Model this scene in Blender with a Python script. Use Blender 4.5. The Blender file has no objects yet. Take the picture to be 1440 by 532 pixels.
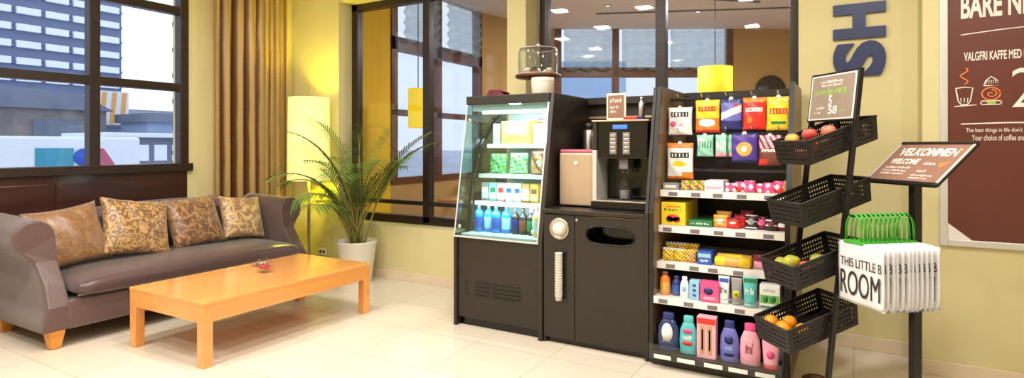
import bpy, bmesh, math, random
from mathutils import Vector, Matrix
random.seed(7)
PI = math.pi
S = bpy.context.scene
COL = S.collection
# ------------------------------------------------------------------ camera
cam = bpy.data.objects.new('camera', bpy.data.cameras.new('camera'))
COL.objects.link(cam)
cam.location = (0, 0, 1.45)
cam.rotation_euler = (PI/2, 0, math.radians(30.2))
cam.data.sensor_width = 36
cam.data.lens = 36*825/1440
cam.data.shift_y = -61/1440
cam.data.clip_start = .05; cam.data.clip_end = 600
S.camera = cam
# ------------------------------------------------------------------ colour management, world
S.view_settings.view_transform = 'Standard'
S.view_settings.look = 'None'
S.view_settings.exposure = -0.35
S.view_settings.gamma = 1
S.view_settings.use_curve_mapping = False
w = bpy.data.worlds.new('sky'); S.world = w; w.use_nodes = True
bg = w.node_tree.nodes['Background']
bg.inputs[0].default_value = (.80, .88, 1, 1); bg.inputs[1].default_value = 2.0
# ------------------------------------------------------------------ lights of the rooms
def area(name, loc, size, power, color, rot=(0, 0, 0), sy=None):
    l = bpy.data.lights.new(name, 'AREA'); l.energy = power; l.color = color
    l.size = size
    if sy: l.shape = 'RECTANGLE'; l.size_y = sy
    o = bpy.data.objects.new(name, l); COL.objects.link(o); o.location = loc; o.rotation_euler = rot
    return o
WARM = (1, .96, .90)
for (x_, y_, e_) in ((.2, 2.7, 62), (-1.2, 2.1, 46), (-2.5, 2.3, 46), (-3.6, 2.7, 46), (-1.4, .2, 44), (-3.0, -.6, 44), (1.5, .7, 62), (-4.5, .7, 44), (-3.5, 1.3, 44), (-4.4, -.6, 44)):
    area('ceiling_light', (x_, y_, 3.36), .2, e_, WARM)
area('dining_room_light', (-2.6, 8.0, 3.5), .3, 160, WARM)
area('dining_room_light', (-.4, 8.6, 3.5), .3, 85, WARM)
# ------------------------------------------------------------------ materials
def lin(c):
    def f(v):
        v /= 255.
        return v/12.92 if v <= .04045 else ((v+.055)/1.055)**2.4
    return (f(c[0]), f(c[1]), f(c[2]), 1)
def mat(name, c, rough=.5, metal=0, noise=0, nscale=8, bump=0, emit=None, es=1, coat=0, sheen=0, spec=.5, c2=None, trans=0):
    m = bpy.data.materials.new(name); m.use_nodes = True
    nt = m.node_tree; p = nt.nodes['Principled BSDF']
    p.inputs['Base Color'].default_value = lin(c)
    p.inputs['Roughness'].default_value = rough
    p.inputs['Metallic'].default_value = metal
    p.inputs['Coat Weight'].default_value = coat
    p.inputs['Coat Roughness'].default_value = .06
    p.inputs['Sheen Weight'].default_value = sheen
    p.inputs['Specular IOR Level'].default_value = spec
    if trans: p.inputs['Transmission Weight'].default_value = trans
    if emit:
        p.inputs['Emission Color'].default_value = lin(emit); p.inputs['Emission Strength'].default_value = es
    if noise or bump or c2:
        tc = nt.nodes.new('ShaderNodeTexCoord'); n = nt.nodes.new('ShaderNodeTexNoise')
        n.inputs['Scale'].default_value = nscale; n.inputs['Detail'].default_value = 4
        nt.links.new(tc.outputs['Object'], n.inputs['Vector'])
        r = nt.nodes.new('ShaderNodeValToRGB')
        a = lin(c)
        if c2: b = lin(c2)
        else:
            b = tuple(v*(1-noise) for v in a[:3])+(1,)
        r.color_ramp.elements[0].color = b; r.color_ramp.elements[1].color = a
        r.color_ramp.elements[0].position = .35; r.color_ramp.elements[1].position = .65
        nt.links.new(n.outputs['Fac'], r.inputs['Fac'])
        nt.links.new(r.outputs['Color'], p.inputs['Base Color'])
        if bump:
            b_ = nt.nodes.new('ShaderNodeBump'); b_.inputs['Strength'].default_value = bump
            b_.inputs['Distance'].default_value = .01
            nt.links.new(n.outputs['Fac'], b_.inputs['Height']); nt.links.new(b_.outputs['Normal'], p.inputs['Normal'])
    return m
def glassmat(name, tint=(255, 255, 255), refl=1.0, rough=.02):
    m = bpy.data.materials.new(name); m.use_nodes = True; nt = m.node_tree; nt.nodes.clear()
    o = nt.nodes.new('ShaderNodeOutputMaterial'); mx = nt.nodes.new('ShaderNodeMixShader')
    t = nt.nodes.new('ShaderNodeBsdfTransparent'); g = nt.nodes.new('ShaderNodeBsdfGlossy'); f = nt.nodes.new('ShaderNodeLayerWeight')
    t.inputs[0].default_value = lin(tint); g.inputs['Roughness'].default_value = rough
    pw = nt.nodes.new('ShaderNodeMath'); pw.operation = 'POWER'; pw.inputs[1].default_value = 4.5
    mu = nt.nodes.new('ShaderNodeMath'); mu.operation = 'MULTIPLY_ADD'; mu.inputs[1].default_value = .9*refl; mu.inputs[2].default_value = .035*refl
    nt.links.new(f.outputs['Facing'], pw.inputs[0]); nt.links.new(pw.outputs[0], mu.inputs[0]); nt.links.new(mu.outputs[0], mx.inputs[0])
    nt.links.new(t.outputs[0], mx.inputs[1]); nt.links.new(g.outputs[0], mx.inputs[2]); nt.links.new(mx.outputs[0], o.inputs[0])
    return m
def wood(name, c, c2, scale=(1, 12, 12), rough=.35, coat=0, bands=2.0):
    m = mat(name, c, rough, coat=coat); nt = m.node_tree; p = nt.nodes['Principled BSDF']
    tc = nt.nodes.new('ShaderNodeTexCoord'); mp = nt.nodes.new('ShaderNodeMapping'); mp.inputs['Scale'].default_value = scale
    n = nt.nodes.new('ShaderNodeTexNoise'); n.inputs['Scale'].default_value = bands; n.inputs['Detail'].default_value = 6; n.inputs['Distortion'].default_value = .6
    r = nt.nodes.new('ShaderNodeValToRGB'); r.color_ramp.elements[0].color = lin(c2); r.color_ramp.elements[1].color = lin(c)
    r.color_ramp.elements[0].position = .3; r.color_ramp.elements[1].position = .6
    nt.links.new(tc.outputs['Object'], mp.inputs[0]); nt.links.new(mp.outputs[0], n.inputs['Vector'])
    nt.links.new(n.outputs['Fac'], r.inputs[0]); nt.links.new(r.outputs[0], p.inputs['Base Color'])
    return m
M = {}
M['wall'] = mat('wall_paint', (217, 205, 154), .7, noise=.05, nscale=2, bump=.02)
M['wall2'] = mat('dining_wall_paint', (196, 158, 96), .7, noise=.05, nscale=2)
M['ywall'] = mat('yellow_wall_paint', (250, 205, 40), .7, noise=.05, nscale=2)
M['greyc'] = mat('grey_ceiling', (226, 214, 216), .8, noise=.04, nscale=1)
M['white'] = mat('white_paint', (240, 238, 232), .6, noise=.02)
M['skirt'] = mat('skirting_tile', (225, 205, 178), .35, noise=.06, nscale=5)
M['frame'] = wood('dark_window_frame', (46, 30, 24), (30, 19, 16), rough=.35)
M['frame2'] = wood('brown_window_frame', (112, 66, 40), (84, 48, 30), rough=.4)
M['mahog'] = wood('mahogany_panel', (62, 28, 22), (42, 18, 15), (1, 1, 8), .3, .3)
M['glass'] = glassmat('window_glass', (250, 252, 255), .5)
M['iglass'] = glassmat('partition_glass', (235, 236, 238), .8)
M['cglass'] = glassmat('cooler_glass', (222, 238, 236), 1.3)
M['clear'] = glassmat('clear_plastic', (251, 253, 255), 1.1, .06)
M['black'] = mat('black_laminate', (42, 34, 29), .42, noise=.15, nscale=30)
M['blackm'] = mat('black_metal', (26, 23, 24), .35, noise=.1, nscale=20)
M['basket'] = mat('basket_metal', (30, 25, 24), .45, noise=.1, nscale=20)
M['gloss'] = mat('gloss_black', (18, 16, 17), .12, noise=.1)
M['panelb'] = mat('brown_side_laminate', (128, 104, 76), .45, noise=.1, nscale=10)
M['steel'] = mat('brushed_steel', (200, 192, 184), .3, metal=.9, noise=.1, nscale=40)
M['chrome'] = mat('chrome', (225, 225, 225), .12, metal=1, noise=.03)
M['beige'] = mat('beige_metal', (196, 172, 146), .35, metal=.35, noise=.05)
M['pink'] = mat('pink_plastic', (190, 92, 116), .4, noise=.05)
M['linerw'] = mat('cooler_liner', (238, 240, 240), .4, noise=.02)
M['leg'] = wood('beech', (222, 150, 62), (200, 126, 46), (1, 1, 6), .35)
M['table'] = wood('honey_table_wood', (238, 166, 92), (230, 152, 78), (6, .8, 6), .16, .5, 1.2)
M['sofa'] = mat('sofa_fabric', (96, 72, 68), .38, noise=.12, nscale=60, bump=.15, sheen=.4)
M['sofas'] = mat('sofa_seat_fabric', (84, 60, 60), .3, noise=.12, nscale=12, bump=.1, sheen=.3)
M['white_c'] = mat('white_ceramic', (236, 228, 214), .35, noise=.03)
M['soil'] = mat('potting_soil', (60, 44, 30), .9, noise=.5, nscale=60, bump=.5)
M['stemg'] = mat('palm_stem', (150, 142, 70), .6, noise=.3, nscale=20)
M['leafg'] = mat('palm_leaf', (120, 146, 62), .5, c2=(66, 104, 44), nscale=5)
M['leafd'] = mat('dark_leaf', (62, 110, 60), .5, c2=(36, 76, 40), nscale=6)
M['shelfw'] = mat('white_price_rail', (236, 230, 226), .35, noise=.02)
M['tag'] = mat('grey_price_tag', (120, 112, 118), .4, noise=.05)
M['poster'] = mat('brown_poster', (102, 50, 42), .35, noise=.06, nscale=3)
M['ink'] = mat('white_ink', (238, 228, 218), .5, noise=.02)
M['inko'] = mat('orange_ink', (232, 130, 70), .5, noise=.02)
M['inkg'] = mat('green_ink', (140, 190, 60), .5, noise=.02)
M['inkk'] = mat('black_ink', (48, 44, 48), .5, noise=.02)
M['alu'] = mat('aluminium_frame', (214, 212, 208), .35, metal=.3, noise=.04)
M['navy'] = mat('navy_letter', (36, 46, 92), .4, noise=.05)
M['tilegrey'] = mat('sign_face', (150, 134, 120), .45, noise=.06)
M['signbr'] = mat('sign_brown_face', (150, 112, 96), .3, noise=.06)
M['bag'] = mat('white_paper_bag', (232, 230, 232), .5, noise=.02)
M['green'] = mat('green_plastic_handle', (70, 180, 50), .35, noise=.06)
M['asphalt'] = mat('street', (190, 196, 206), .8, noise=.1, nscale=.2)
cols = dict(cw=(240, 240, 238), cy=(246, 208, 40), co=(240, 130, 40), cr=(222, 50, 40), cb=(50, 90, 180), cdb=(36, 44, 110),
            cp=(80, 56, 150), cpk=(232, 80, 140), clp=(244, 170, 190), cg=(110, 180, 60), cdg=(40, 120, 70), cmt=(150, 210, 190),
            cm2=(90, 190, 190), clb=(150, 200, 230), cbr=(120, 66, 50), ck=(40, 36, 40), cgd=(222, 170, 80), cdr=(120, 30, 50), cgr=(150, 146, 146), clv=(110, 110, 190), ctan=(196, 150, 96))
for k, v in cols.items(): M[k] = mat('print_'+k[1:], v, .35, noise=.04)

def floor_mat():
    m = mat('floor_tiles', (238, 226, 204), .22, spec=.4); nt = m.node_tree; p = nt.nodes['Principled BSDF']
    tc = nt.nodes.new('ShaderNodeTexCoord'); b = nt.nodes.new('ShaderNodeTexBrick')
    b.offset = 0; b.inputs['Scale'].default_value = 1; b.inputs['Brick Width'].default_value = .6; b.inputs['Row Height'].default_value = .6
    b.inputs['Mortar Size'].default_value = .004; b.inputs['Mortar Smooth'].default_value = .3
    b.inputs['Color1'].default_value = lin((232, 220, 202)); b.inputs['Color2'].default_value = lin((226, 212, 192)); b.inputs['Mortar'].default_value = lin((200, 184, 160))
    n = nt.nodes.new('ShaderNodeTexNoise'); n.inputs['Scale'].default_value = 3; n.inputs['Detail'].default_value = 6
    mx = nt.nodes.new('ShaderNodeMixRGB'); mx.blend_type = 'MULTIPLY'; mx.inputs[0].default_value = .12
    nt.links.new(tc.outputs['Object'], b.inputs['Vector']); nt.links.new(tc.outputs['Object'], n.inputs['Vector'])
    nt.links.new(b.outputs['Color'], mx.inputs[1]); nt.links.new(n.outputs['Fac'], mx.inputs[2]); nt.links.new(mx.outputs[0], p.inputs['Base Color'])
    return m
M['floor'] = floor_mat()
def damask(name, a, b, scale):
    m = mat(name, a, .32, sheen=.3); nt = m.node_tree; p = nt.nodes['Principled BSDF']
    tc = nt.nodes.new('ShaderNodeTexCoord'); n = nt.nodes.new('ShaderNodeTexNoise'); n.inputs['Scale'].default_value = scale
    n.inputs['Detail'].default_value = 2; n.inputs['Distortion'].default_value = 2.5
    r = nt.nodes.new('ShaderNodeValToRGB'); r.color_ramp.interpolation = 'LINEAR'
    r.color_ramp.elements[0].color = lin(b); r.color_ramp.elements[1].color = lin(a)
    r.color_ramp.elements[0].position = .44; r.color_ramp.elements[1].position = .56
    nt.links.new(tc.outputs['Object'], n.inputs['Vector']); nt.links.new(n.outputs['Fac'], r.inputs[0]); nt.links.new(r.outputs[0], p.inputs['Base Color'])
    return m
M['dam1'] = damask('damask_bronze', (146, 106, 66), (126, 88, 56), 13)
M['dam2'] = damask('damask_gold', (186, 146, 92), (118, 84, 54), 15)
M['dam3'] = damask('damask_brown', (166, 124, 80), (104, 72, 50), 13)
M['dam4'] = damask('damask_pale', (208, 174, 124), (150, 114, 80), 10)
def curtain_mat():
    m = mat('curtain_satin', (186, 146, 78), .35, metal=.15, sheen=.3); nt = m.node_tree; p = nt.nodes['Principled BSDF']
    tc = nt.nodes.new('ShaderNodeTexCoord'); mp = nt.nodes.new('ShaderNodeMapping'); mp.inputs['Scale'].default_value = (3, 3, 60)
    v = nt.nodes.new('ShaderNodeTexNoise'); v.inputs['Scale'].default_value = 1.2
    wv = nt.nodes.new('ShaderNodeTexWave'); wv.bands_direction = 'Y'; wv.inputs['Scale'].default_value = 2.1; wv.inputs['Distortion'].default_value = .6
    r = nt.nodes.new('ShaderNodeValToRGB'); r.color_ramp.elements[0].color = lin((140, 92, 48)); r.color_ramp.elements[1].color = lin((242, 208, 140))  # stripes at fold pitch, the folds' light and shade painted into the satin colour
    r.color_ramp.elements[0].position = .15; r.color_ramp.elements[1].position = .5
    mx = nt.nodes.new('ShaderNodeMixRGB'); mx.blend_type = 'MULTIPLY'; mx.inputs[0].default_value = .2
    nt.links.new(tc.outputs['Object'], wv.inputs[0]); nt.links.new(tc.outputs['Object'], mp.inputs[0]); nt.links.new(mp.outputs[0], v.inputs[0])
    nt.links.new(wv.outputs['Fac'], r.inputs[0]); nt.links.new(r.outputs[0], mx.inputs[1]); nt.links.new(v.outputs['Fac'], mx.inputs[2])
    nt.links.new(mx.outputs[0], p.inputs['Base Color'])
    return m
M['curtain'] = curtain_mat()
def sheer():
    m = bpy.data.materials.new('sheer_blind'); m.use_nodes = True; nt = m.node_tree; nt.nodes.clear()
    o = nt.nodes.new('ShaderNodeOutputMaterial'); mx = nt.nodes.new('ShaderNodeMixShader'); d = nt.nodes.new('ShaderNodeBsdfDiffuse'); t = nt.nodes.new('ShaderNodeBsdfTranslucent')
    n = nt.nodes.new('ShaderNodeTexNoise'); n.inputs['Scale'].default_value = 5; r = nt.nodes.new('ShaderNodeValToRGB')
    r.color_ramp.elements[0].color = lin((150, 175, 182)); r.color_ramp.elements[1].color = lin((215, 228, 222))
    tc = nt.nodes.new('ShaderNodeTexCoord'); nt.links.new(tc.outputs['Object'], n.inputs[0]); nt.links.new(n.outputs['Fac'], r.inputs[0])
    nt.links.new(r.outputs[0], d.inputs[0]); nt.links.new(r.outputs[0], t.inputs[0]); mx.inputs[0].default_value = .6
    m2 = nt.nodes.new('ShaderNodeMixShader'); tr = nt.nodes.new('ShaderNodeBsdfTransparent'); m2.inputs[0].default_value = .42
    nt.links.new(d.outputs[0], mx.inputs[1]); nt.links.new(t.outputs[0], mx.inputs[2]); nt.links.new(mx.outputs[0], m2.inputs[1]); nt.links.new(tr.outputs[0], m2.inputs[2]); nt.links.new(m2.outputs[0], o.inputs[0])
    return m
M['sheer'] = sheer()
M['shade'] = mat('lit_lamp_shade', (240, 236, 170), .7, emit=(255, 246, 120), es=.75, noise=.02)
M['yshade'] = mat('lit_yellow_shade', (250, 215, 10), .7, emit=(255, 220, 0), es=.9, noise=.02)
M['lampw'] = mat('lit_lamp', (255, 255, 250), .5, emit=(255, 250, 240), es=4, noise=.01)
M['led'] = mat('cooler_lamp', (255, 255, 255), .5, emit=(240, 250, 255), es=5, noise=.01)
M['blue_led'] = mat('blue_display', (60, 110, 220), .3, emit=(60, 110, 230), es=1.0, noise=.02)
# ------------------------------------------------------------------ mesh helpers
WM = {}
def box(bm, x0, x1, y0, y1, z0, z1, bev=0, mi=0, seg=2):
    vs = [bm.verts.new(p) for p in [(x0, y0, z0), (x1, y0, z0), (x1, y1, z0), (x0, y1, z0), (x0, y0, z1), (x1, y0, z1), (x1, y1, z1), (x0, y1, z1)]]
    fs = [bm.faces.new([vs[i] for i in q]) for q in [(0, 3, 2, 1), (4, 5, 6, 7), (0, 1, 5, 4), (1, 2, 6, 5), (2, 3, 7, 6), (3, 0, 4, 7)]]
    for f in fs: f.material_index = mi
    if bev:
        es = list({e for f in fs for e in f.edges})
        r = bmesh.ops.bevel(bm, geom=es, offset=bev, segments=seg, profile=.5, affect='EDGES')
        for f in r['faces']: f.material_index = mi
    return bm
def prism(bm, pts, axis, a, b, mi=0, bev=0):
    """extrude 2-D polygon between a and b along axis; pts are the two other coords in xyz order"""
    def P(p, t):
        if axis == 'x': return (t, p[0], p[1])
        if axis == 'y': return (p[0], t, p[1])
        return (p[0], p[1], t)
    A = [bm.verts.new(P(p, a)) for p in pts]; B = [bm.verts.new(P(p, b)) for p in pts]
    n = len(pts); fs = [bm.faces.new(A[::-1]), bm.faces.new(B)]
    for i in range(n): fs.append(bm.faces.new([A[i], A[(i+1) % n], B[(i+1) % n], B[i]]))
    for f in fs: f.material_index = mi
    bmesh.ops.recalc_face_normals(bm, faces=fs)
    if bev:
        es = list({e for f in fs for e in f.edges})
        r = bmesh.ops.bevel(bm, geom=es, offset=bev, segments=2, profile=.5, affect='EDGES')
        for f in r['faces']: f.material_index = mi
def lathe(bm, prof, cx=0, cy=0, cz=0, n=24, sx=1, sy=1, mi=0, mids=None):
    rings = []
    for (r, z) in prof:
        if r < 1e-5: rings.append([bm.verts.new((cx, cy, cz+z))])
        else: rings.append([bm.verts.new((cx+sx*r*math.cos(2*PI*i/n), cy+sy*r*math.sin(2*PI*i/n), cz+z)) for i in range(n)])
    for k in range(len(rings)-1):
        a, b = rings[k], rings[k+1]; m_ = mids[k] if mids else mi
        for i in range(n):
            j = (i+1) % n
            if len(a) == 1 and len(b) == 1: continue
            if len(a) == 1: f = bm.faces.new([a[0], b[j], b[i]])
            elif len(b) == 1: f = bm.faces.new([a[i], a[j], b[0]])
            else: f = bm.faces.new([a[i], a[j], b[j], b[i]])
            f.material_index = m_; f.smooth = True
def tube(bm, pts, r, n=8, mi=0, cap=True):
    pts = [Vector(p) for p in pts]; rings = []
    up = None
    for i, p in enumerate(pts):
        t = (pts[min(i+1, len(pts)-1)]-pts[max(i-1, 0)]).normalized()
        if up is None:
            up = Vector((0, 0, 1)) if abs(t.z) < .9 else Vector((1, 0, 0))
        s_ = t.cross(up).normalized(); up = s_.cross(t).normalized()
        rr = r[i] if isinstance(r, (list, tuple)) else r
        rings.append([bm.verts.new(p+rr*(math.cos(2*PI*k/n)*s_+math.sin(2*PI*k/n)*up)) for k in range(n)])
    for a, b in zip(rings, rings[1:]):
        for k in range(n):
            f = bm.faces.new([a[k], a[(k+1) % n], b[(k+1) % n], b[k]]); f.smooth = True; f.material_index = mi
    if cap:
        for q in (rings[0][::-1], rings[-1]):
            f = bm.faces.new(q); f.material_index = mi
def grid(bm, fn, nu, nv, mfn=None, closeu=False, smooth=True):
    V = [[bm.verts.new(fn(i/nu, j/nv)) for i in range(nu+(0 if closeu else 1))] for j in range(nv+1)]
    L = nu
    for j in range(nv):
        for i in range(L):
            i2 = (i+1) % nu if closeu else i+1
            f = bm.faces.new([V[j][i], V[j][i2], V[j+1][i2], V[j+1][i]]); f.smooth = smooth
            if mfn: f.material_index = mfn((i+.5)/nu, (j+.5)/nv)
    return V
def ell(bm, c, r, nu=20, nv=12, mi=0, fn=None):
    def f(u, v):
        a = 2*PI*u; b = PI*(v-.5)*.999
        p = Vector((math.cos(a)*math.cos(b), math.sin(a)*math.cos(b), math.sin(b)))
        if fn: p = fn(p)
        return (c[0]+p.x*r[0], c[1]+p.y*r[1], c[2]+p.z*r[2])
    grid(bm, f, nu, nv, lambda u, v: mi, closeu=True)
def perf(bm, p00, p10, p11, p01, nu, nv, thick, hu=.55, hv=.55, edge=.12):
    """perforated sheet panel: rows of slots punched through a plate of real thickness"""
    p00, p10, p11, p01 = map(Vector, (p00, p10, p11, p01))
    us = [0]; 
    for k in range(nu):
        a = edge*.5+(1-edge)*k/nu; us += [a+(1-edge)/nu*(1-hu)/2, a+(1-edge)/nu*(1+hu)/2]
    us.append(1); vs = [0]
    for k in range(nv):
        a = edge+(1-2*edge)*k/nv; vs += [a+(1-2*edge)/nv*(1-hv)/2, a+(1-2*edge)/nv*(1+hv)/2]
    vs.append(1)
    nrm = (p10-p00).cross(p01-p00).normalized()*thick/2
    def P(u, v, s): return p00*(1-u)*(1-v)+p10*u*(1-v)+p11*u*v+p01*(1-u)*v+nrm*s
    T = [[bm.verts.new(P(u, v, 1)) for u in us] for v in vs]; B = [[bm.verts.new(P(u, v, -1)) for u in us] for v in vs]
    hole = lambda i, j: i % 2 == 1 and j % 2 == 1 and 0 <= i < len(us)-1 and 0 <= j < len(vs)-1
    solid = lambda i, j: 0 <= i < len(us)-1 and 0 <= j < len(vs)-1 and not hole(i, j)
    for j in range(len(vs)-1):
        for i in range(len(us)-1):
            if hole(i, j): continue
            bm.faces.new([T[j][i], T[j][i+1], T[j+1][i+1], T[j+1][i]])
            bm.faces.new([B[j][i], B[j+1][i], B[j+1][i+1], B[j][i+1]])
            if not solid(i, j-1): bm.faces.new([T[j][i], B[j][i], B[j][i+1], T[j][i+1]])
            if not solid(i, j+1): bm.faces.new([T[j+1][i], T[j+1][i+1], B[j+1][i+1], B[j+1][i]])
            if not solid(i-1, j): bm.faces.new([T[j][i], T[j+1][i], B[j+1][i], B[j][i]])
            if not solid(i+1, j): bm.faces.new([T[j][i+1], B[j][i+1], B[j+1][i+1], T[j+1][i+1]])
def new(name, bm, mats, parent=None, local=False, label=None):
    if isinstance(mats, str): mats = [mats]
    if parent is not None and not local:
        bm.transform(WM[parent.name].inverted())
    me = bpy.data.meshes.new(name); bm.normal_update(); bm.to_mesh(me); bm.free()
    for m_ in mats: me.materials.append(M[m_])
    o = bpy.data.objects.new(name, me); COL.objects.link(o)
    if parent is not None: o.parent = parent; WM[o.name] = WM[parent.name]
    else: WM[o.name] = Matrix.Identity(4)
    if label: o['label'] = label
    return o
def T(name, label, cat, loc, rz=0, group=None):
    o = bpy.data.objects.new(name, None); COL.objects.link(o); o.location = loc; o.rotation_euler = (0, 0, rz)
    o.empty_display_size = .05
    WM[o.name] = Matrix.Translation(Vector(loc)) @ Matrix.Rotation(rz, 4, 'Z')
    return tag(o, label, cat, group)
def tag(o, label, cat, group=None, kind=None):
    o['label'] = label; o['category'] = cat
    if group: o['group'] = group
    if kind: o['kind'] = kind
    return o
def st(name, bm, mats, parent=None):
    o = new(name, bm, mats, parent)
    if parent is None: o['kind'] = 'structure'
    return o
def B(): return bmesh.new()
def recenter(o):
    """put a single-mesh thing's origin at its base"""
    me = o.data; xs = [v.co for v in me.vertices]
    c = Vector((sum(v.x for v in xs)/len(xs), sum(v.y for v in xs)/len(xs), min(v.z for v in xs)))
    me.transform(Matrix.Translation(-c)); o.location = c
    return o
def textbm(body, size, sx=1, off=0, ext=.0006, bold=0):
    cu = bpy.data.curves.new('t', 'FONT'); cu.body = body; cu.size = size; cu.extrude = ext; cu.offset = bold; cu.resolution_u = 6
    o = bpy.data.objects.new('t', cu); COL.objects.link(o)
    bpy.context.view_layer.update()
    me = bpy.data.meshes.new_from_object(o.evaluated_get(bpy.context.evaluated_depsgraph_get()))
    bm = B(); bm.from_mesh(me); bpy.data.objects.remove(o); bpy.data.meshes.remove(me)
    if sx != 1: bm.transform(Matrix.Diagonal((sx, 1, 1, 1)))
    return bm
def frame_m(o, r, u):
    r = Vector(r).normalized(); u = Vector(u).normalized(); n = r.cross(u)
    m = Matrix.Identity(4)
    for i in range(3): m[i][0] = r[i]; m[i][1] = u[i]; m[i][2] = n[i]; m[i][3] = o[i]
    return m
def fit(bm, w=None, h=None, center=False):
    x0 = min(v.co.x for v in bm.verts); x1 = max(v.co.x for v in bm.verts); y0 = min(v.co.y for v in bm.verts); y1 = max(v.co.y for v in bm.verts)
    sx = w/(x1-x0) if w else 1; sy = h/(y1-y0) if h else 1
    bm.transform(Matrix.Diagonal((sx, sy, 1, 1)) @ Matrix.Translation((-x0, -y0, 0)))
    return bm
def scrib(bm, x, y, w, h, n, z=0.0004, rnd=random):
    """a line of small irregular print, too small to read in the photograph"""
    for k in range(n):
        a = x+w*k/n; ww = w/n*.62
        hh = h*rnd.choice([.7, 1, 1, .8])
        box(bm, a, a+ww*.4, y, y+hh, 0, z); box(bm, a+ww*.4, a+ww, y+rnd.choice([0, hh*.4, hh*.75]), y+rnd.choice([.8, 1.])*hh, 0, z)
# ------------------------------------------------------------------ room shell
XL, YB, ZC = -5.97, 4.87, 3.4
bm = B(); box(bm, XL-.2, 4, -3.2, 5.1, -.1, 0); st('floor', bm, 'floor')
bm = B(); box(bm, XL-.2, 4, -3.2, YB+.28, ZC, ZC+.1); st('ceiling', bm, 'white')
bm = B(); box(bm, XL-.2, 4, -3.3, -3.2, 0, ZC); st('wall_front', bm, 'wall')
bm = B(); box(bm, 4, 4.1, -3.2, 5, 0, ZC); st('wall_right', bm, 'wall')
# left wall with the big window
bm = B()
box(bm, XL-.25, XL, 3.56, 5.12, 0, ZC); box(bm, XL-.25, XL, -3.2, .3, 0, ZC)
box(bm, XL-.25, XL, .3, 3.56, 3.25, ZC)
box(bm, XL-.25, XL-.02, .3, 3.56, 0, 1.2)
st('wall_left', bm, 'wall')
bm = B(); box(bm, XL-.03, XL+.005, .3, 3.56, .0, 1.2)
for (a, b) in ((.35, 1.2), (1.25, 2.35), (2.4, 3.48)):
    box(bm, XL+.005, XL+.02, a, b, .15, 1.12, .008)
st('trim_1', bm, 'mahog')
wx0, wx1 = XL-.08, XL+.02
bm = B()
box(bm, wx0, wx1+.03, .3, 3.60, 1.19, 1.27, .006)
box(bm, wx0, wx1, 3.48, 3.57, 1.2, 3.25, .006); box(bm, wx0, wx1, .3, .38, 1.2, 3.25, .006)
for y in (2.70, 1.83, .98): box(bm, wx0, wx1, y-.045, y+.045, 1.25, 3.25, .006)
for z in (2.045, 2.83): box(bm, wx0, wx1-.005, .35, 3.5, z-.04, z+.04, .006)
box(bm, wx0, wx1, .3, 3.56, 3.2, 3.27)
wf = st('window_1', bm, 'frame')
bm = B(); box(bm, XL-.04, XL-.034, .35, 3.5, 1.25, 3.22); new('pane', bm, 'glass', wf)
# back wall with the glazed openings to the dining room
WZ0, WZ1, YG = .60, 3.12, 5.14
bm = B()
box(bm, XL-.2, -5.16, YB, YG, 0, ZC)
box(bm, -5.16, -.355, YB, YG, 0, WZ0-.02); box(bm, -5.16, -.355, YB, YG, WZ1, ZC)
box(bm, -.355, .38, YB, YG, 0, ZC)
st('wall_back', bm, 'wall')
bm = B(); box(bm, -2.88, -2.675, YB-.015, YG-.02, WZ0-.02, WZ1); st('trim_2', bm, 'wall')
bm = B(); box(bm, .38, 4, 4.55, YG, 0, ZC); st('wall_back_right', bm, 'wall')
def iwin(n, x0, x1, posts):
    bm = B(); y0, y1 = YG-.07, YG+.02
    for x in posts: box(bm, x-.045, x+.045, y0, y1, WZ0, WZ1, .005)
    box(bm, x0, x1, y0, y1, WZ0-.02, WZ0+.07, .005); box(bm, x0, x1, y0, y1, WZ1-.08, WZ1, .005)
    box(bm, x0, x1, y0+.01, y1-.01, WZ0+.19, WZ0+.235, .004)
    f = st('window_%d' % n, bm, 'frame')
    bm = B(); box(bm, x0+.01, x1-.01, YG-.03, YG-.022, WZ0+.02, WZ1-.02); new('pane', bm, 'iglass', f)
iwin(2, -5.16, -2.88, (-5.11, -4.04, -2.93))
iwin(3, -2.675, -.355, (-2.60, -1.455, -.385))
bm = B(); box(bm, XL, -2.7, YB-.018, YB, 0, .095, .004); box(bm, -.36, .38, YB-.018, YB, 0, .095, .004); st('baseboard_back', bm, 'skirt')
bm = B(); box(bm, .362, .38, 4.53, YB, 0, .095, .004); box(bm, .38, 4, 4.532, 4.55, 0, .095, .004); st('baseboard_right', bm, 'skirt')
bm = B(); box(bm, XL, XL+.018, 3.6, YB, 0, .095, .004); st('baseboard_left', bm, 'skirt')
# ------------------------------------------------------------------ dining room behind the glass
bm = B(); box(bm, -6.5, 2.5, 5.1, 13.6, -.1, -.002); st('floor_dining', bm, 'floor')
bm = B(); prism(bm, [(-5.3, 5.15), (2.5, 5.15), (2.5, 14), (-.79, 12.1), (-4.85, 9.75), (-5.3, 8)], 'z', 3.6, 3.7); st('ceiling_dining', bm, 'greyc')
bm = B(); box(bm, -5.32, -5.2, 5.14, 5.8, 0, 3.6); st('wall_dining_left_front', bm, 'ywall')
def framewall(p, q, segs, name_n, blinds):
    """wall from p to q (plan points); segs = window spans along it as (a,b); z of sill .9, rail 2.8"""
    p = Vector((p[0], p[1], 0)); q = Vector((q[0], q[1], 0)); L = (q-p).length; ang = math.atan2(q.y-p.y, q.x-p.x)
    Mx = Matrix.Translation(p) @ Matrix.Rotation(ang, 4, 'Z')
    return L, Mx
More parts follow.
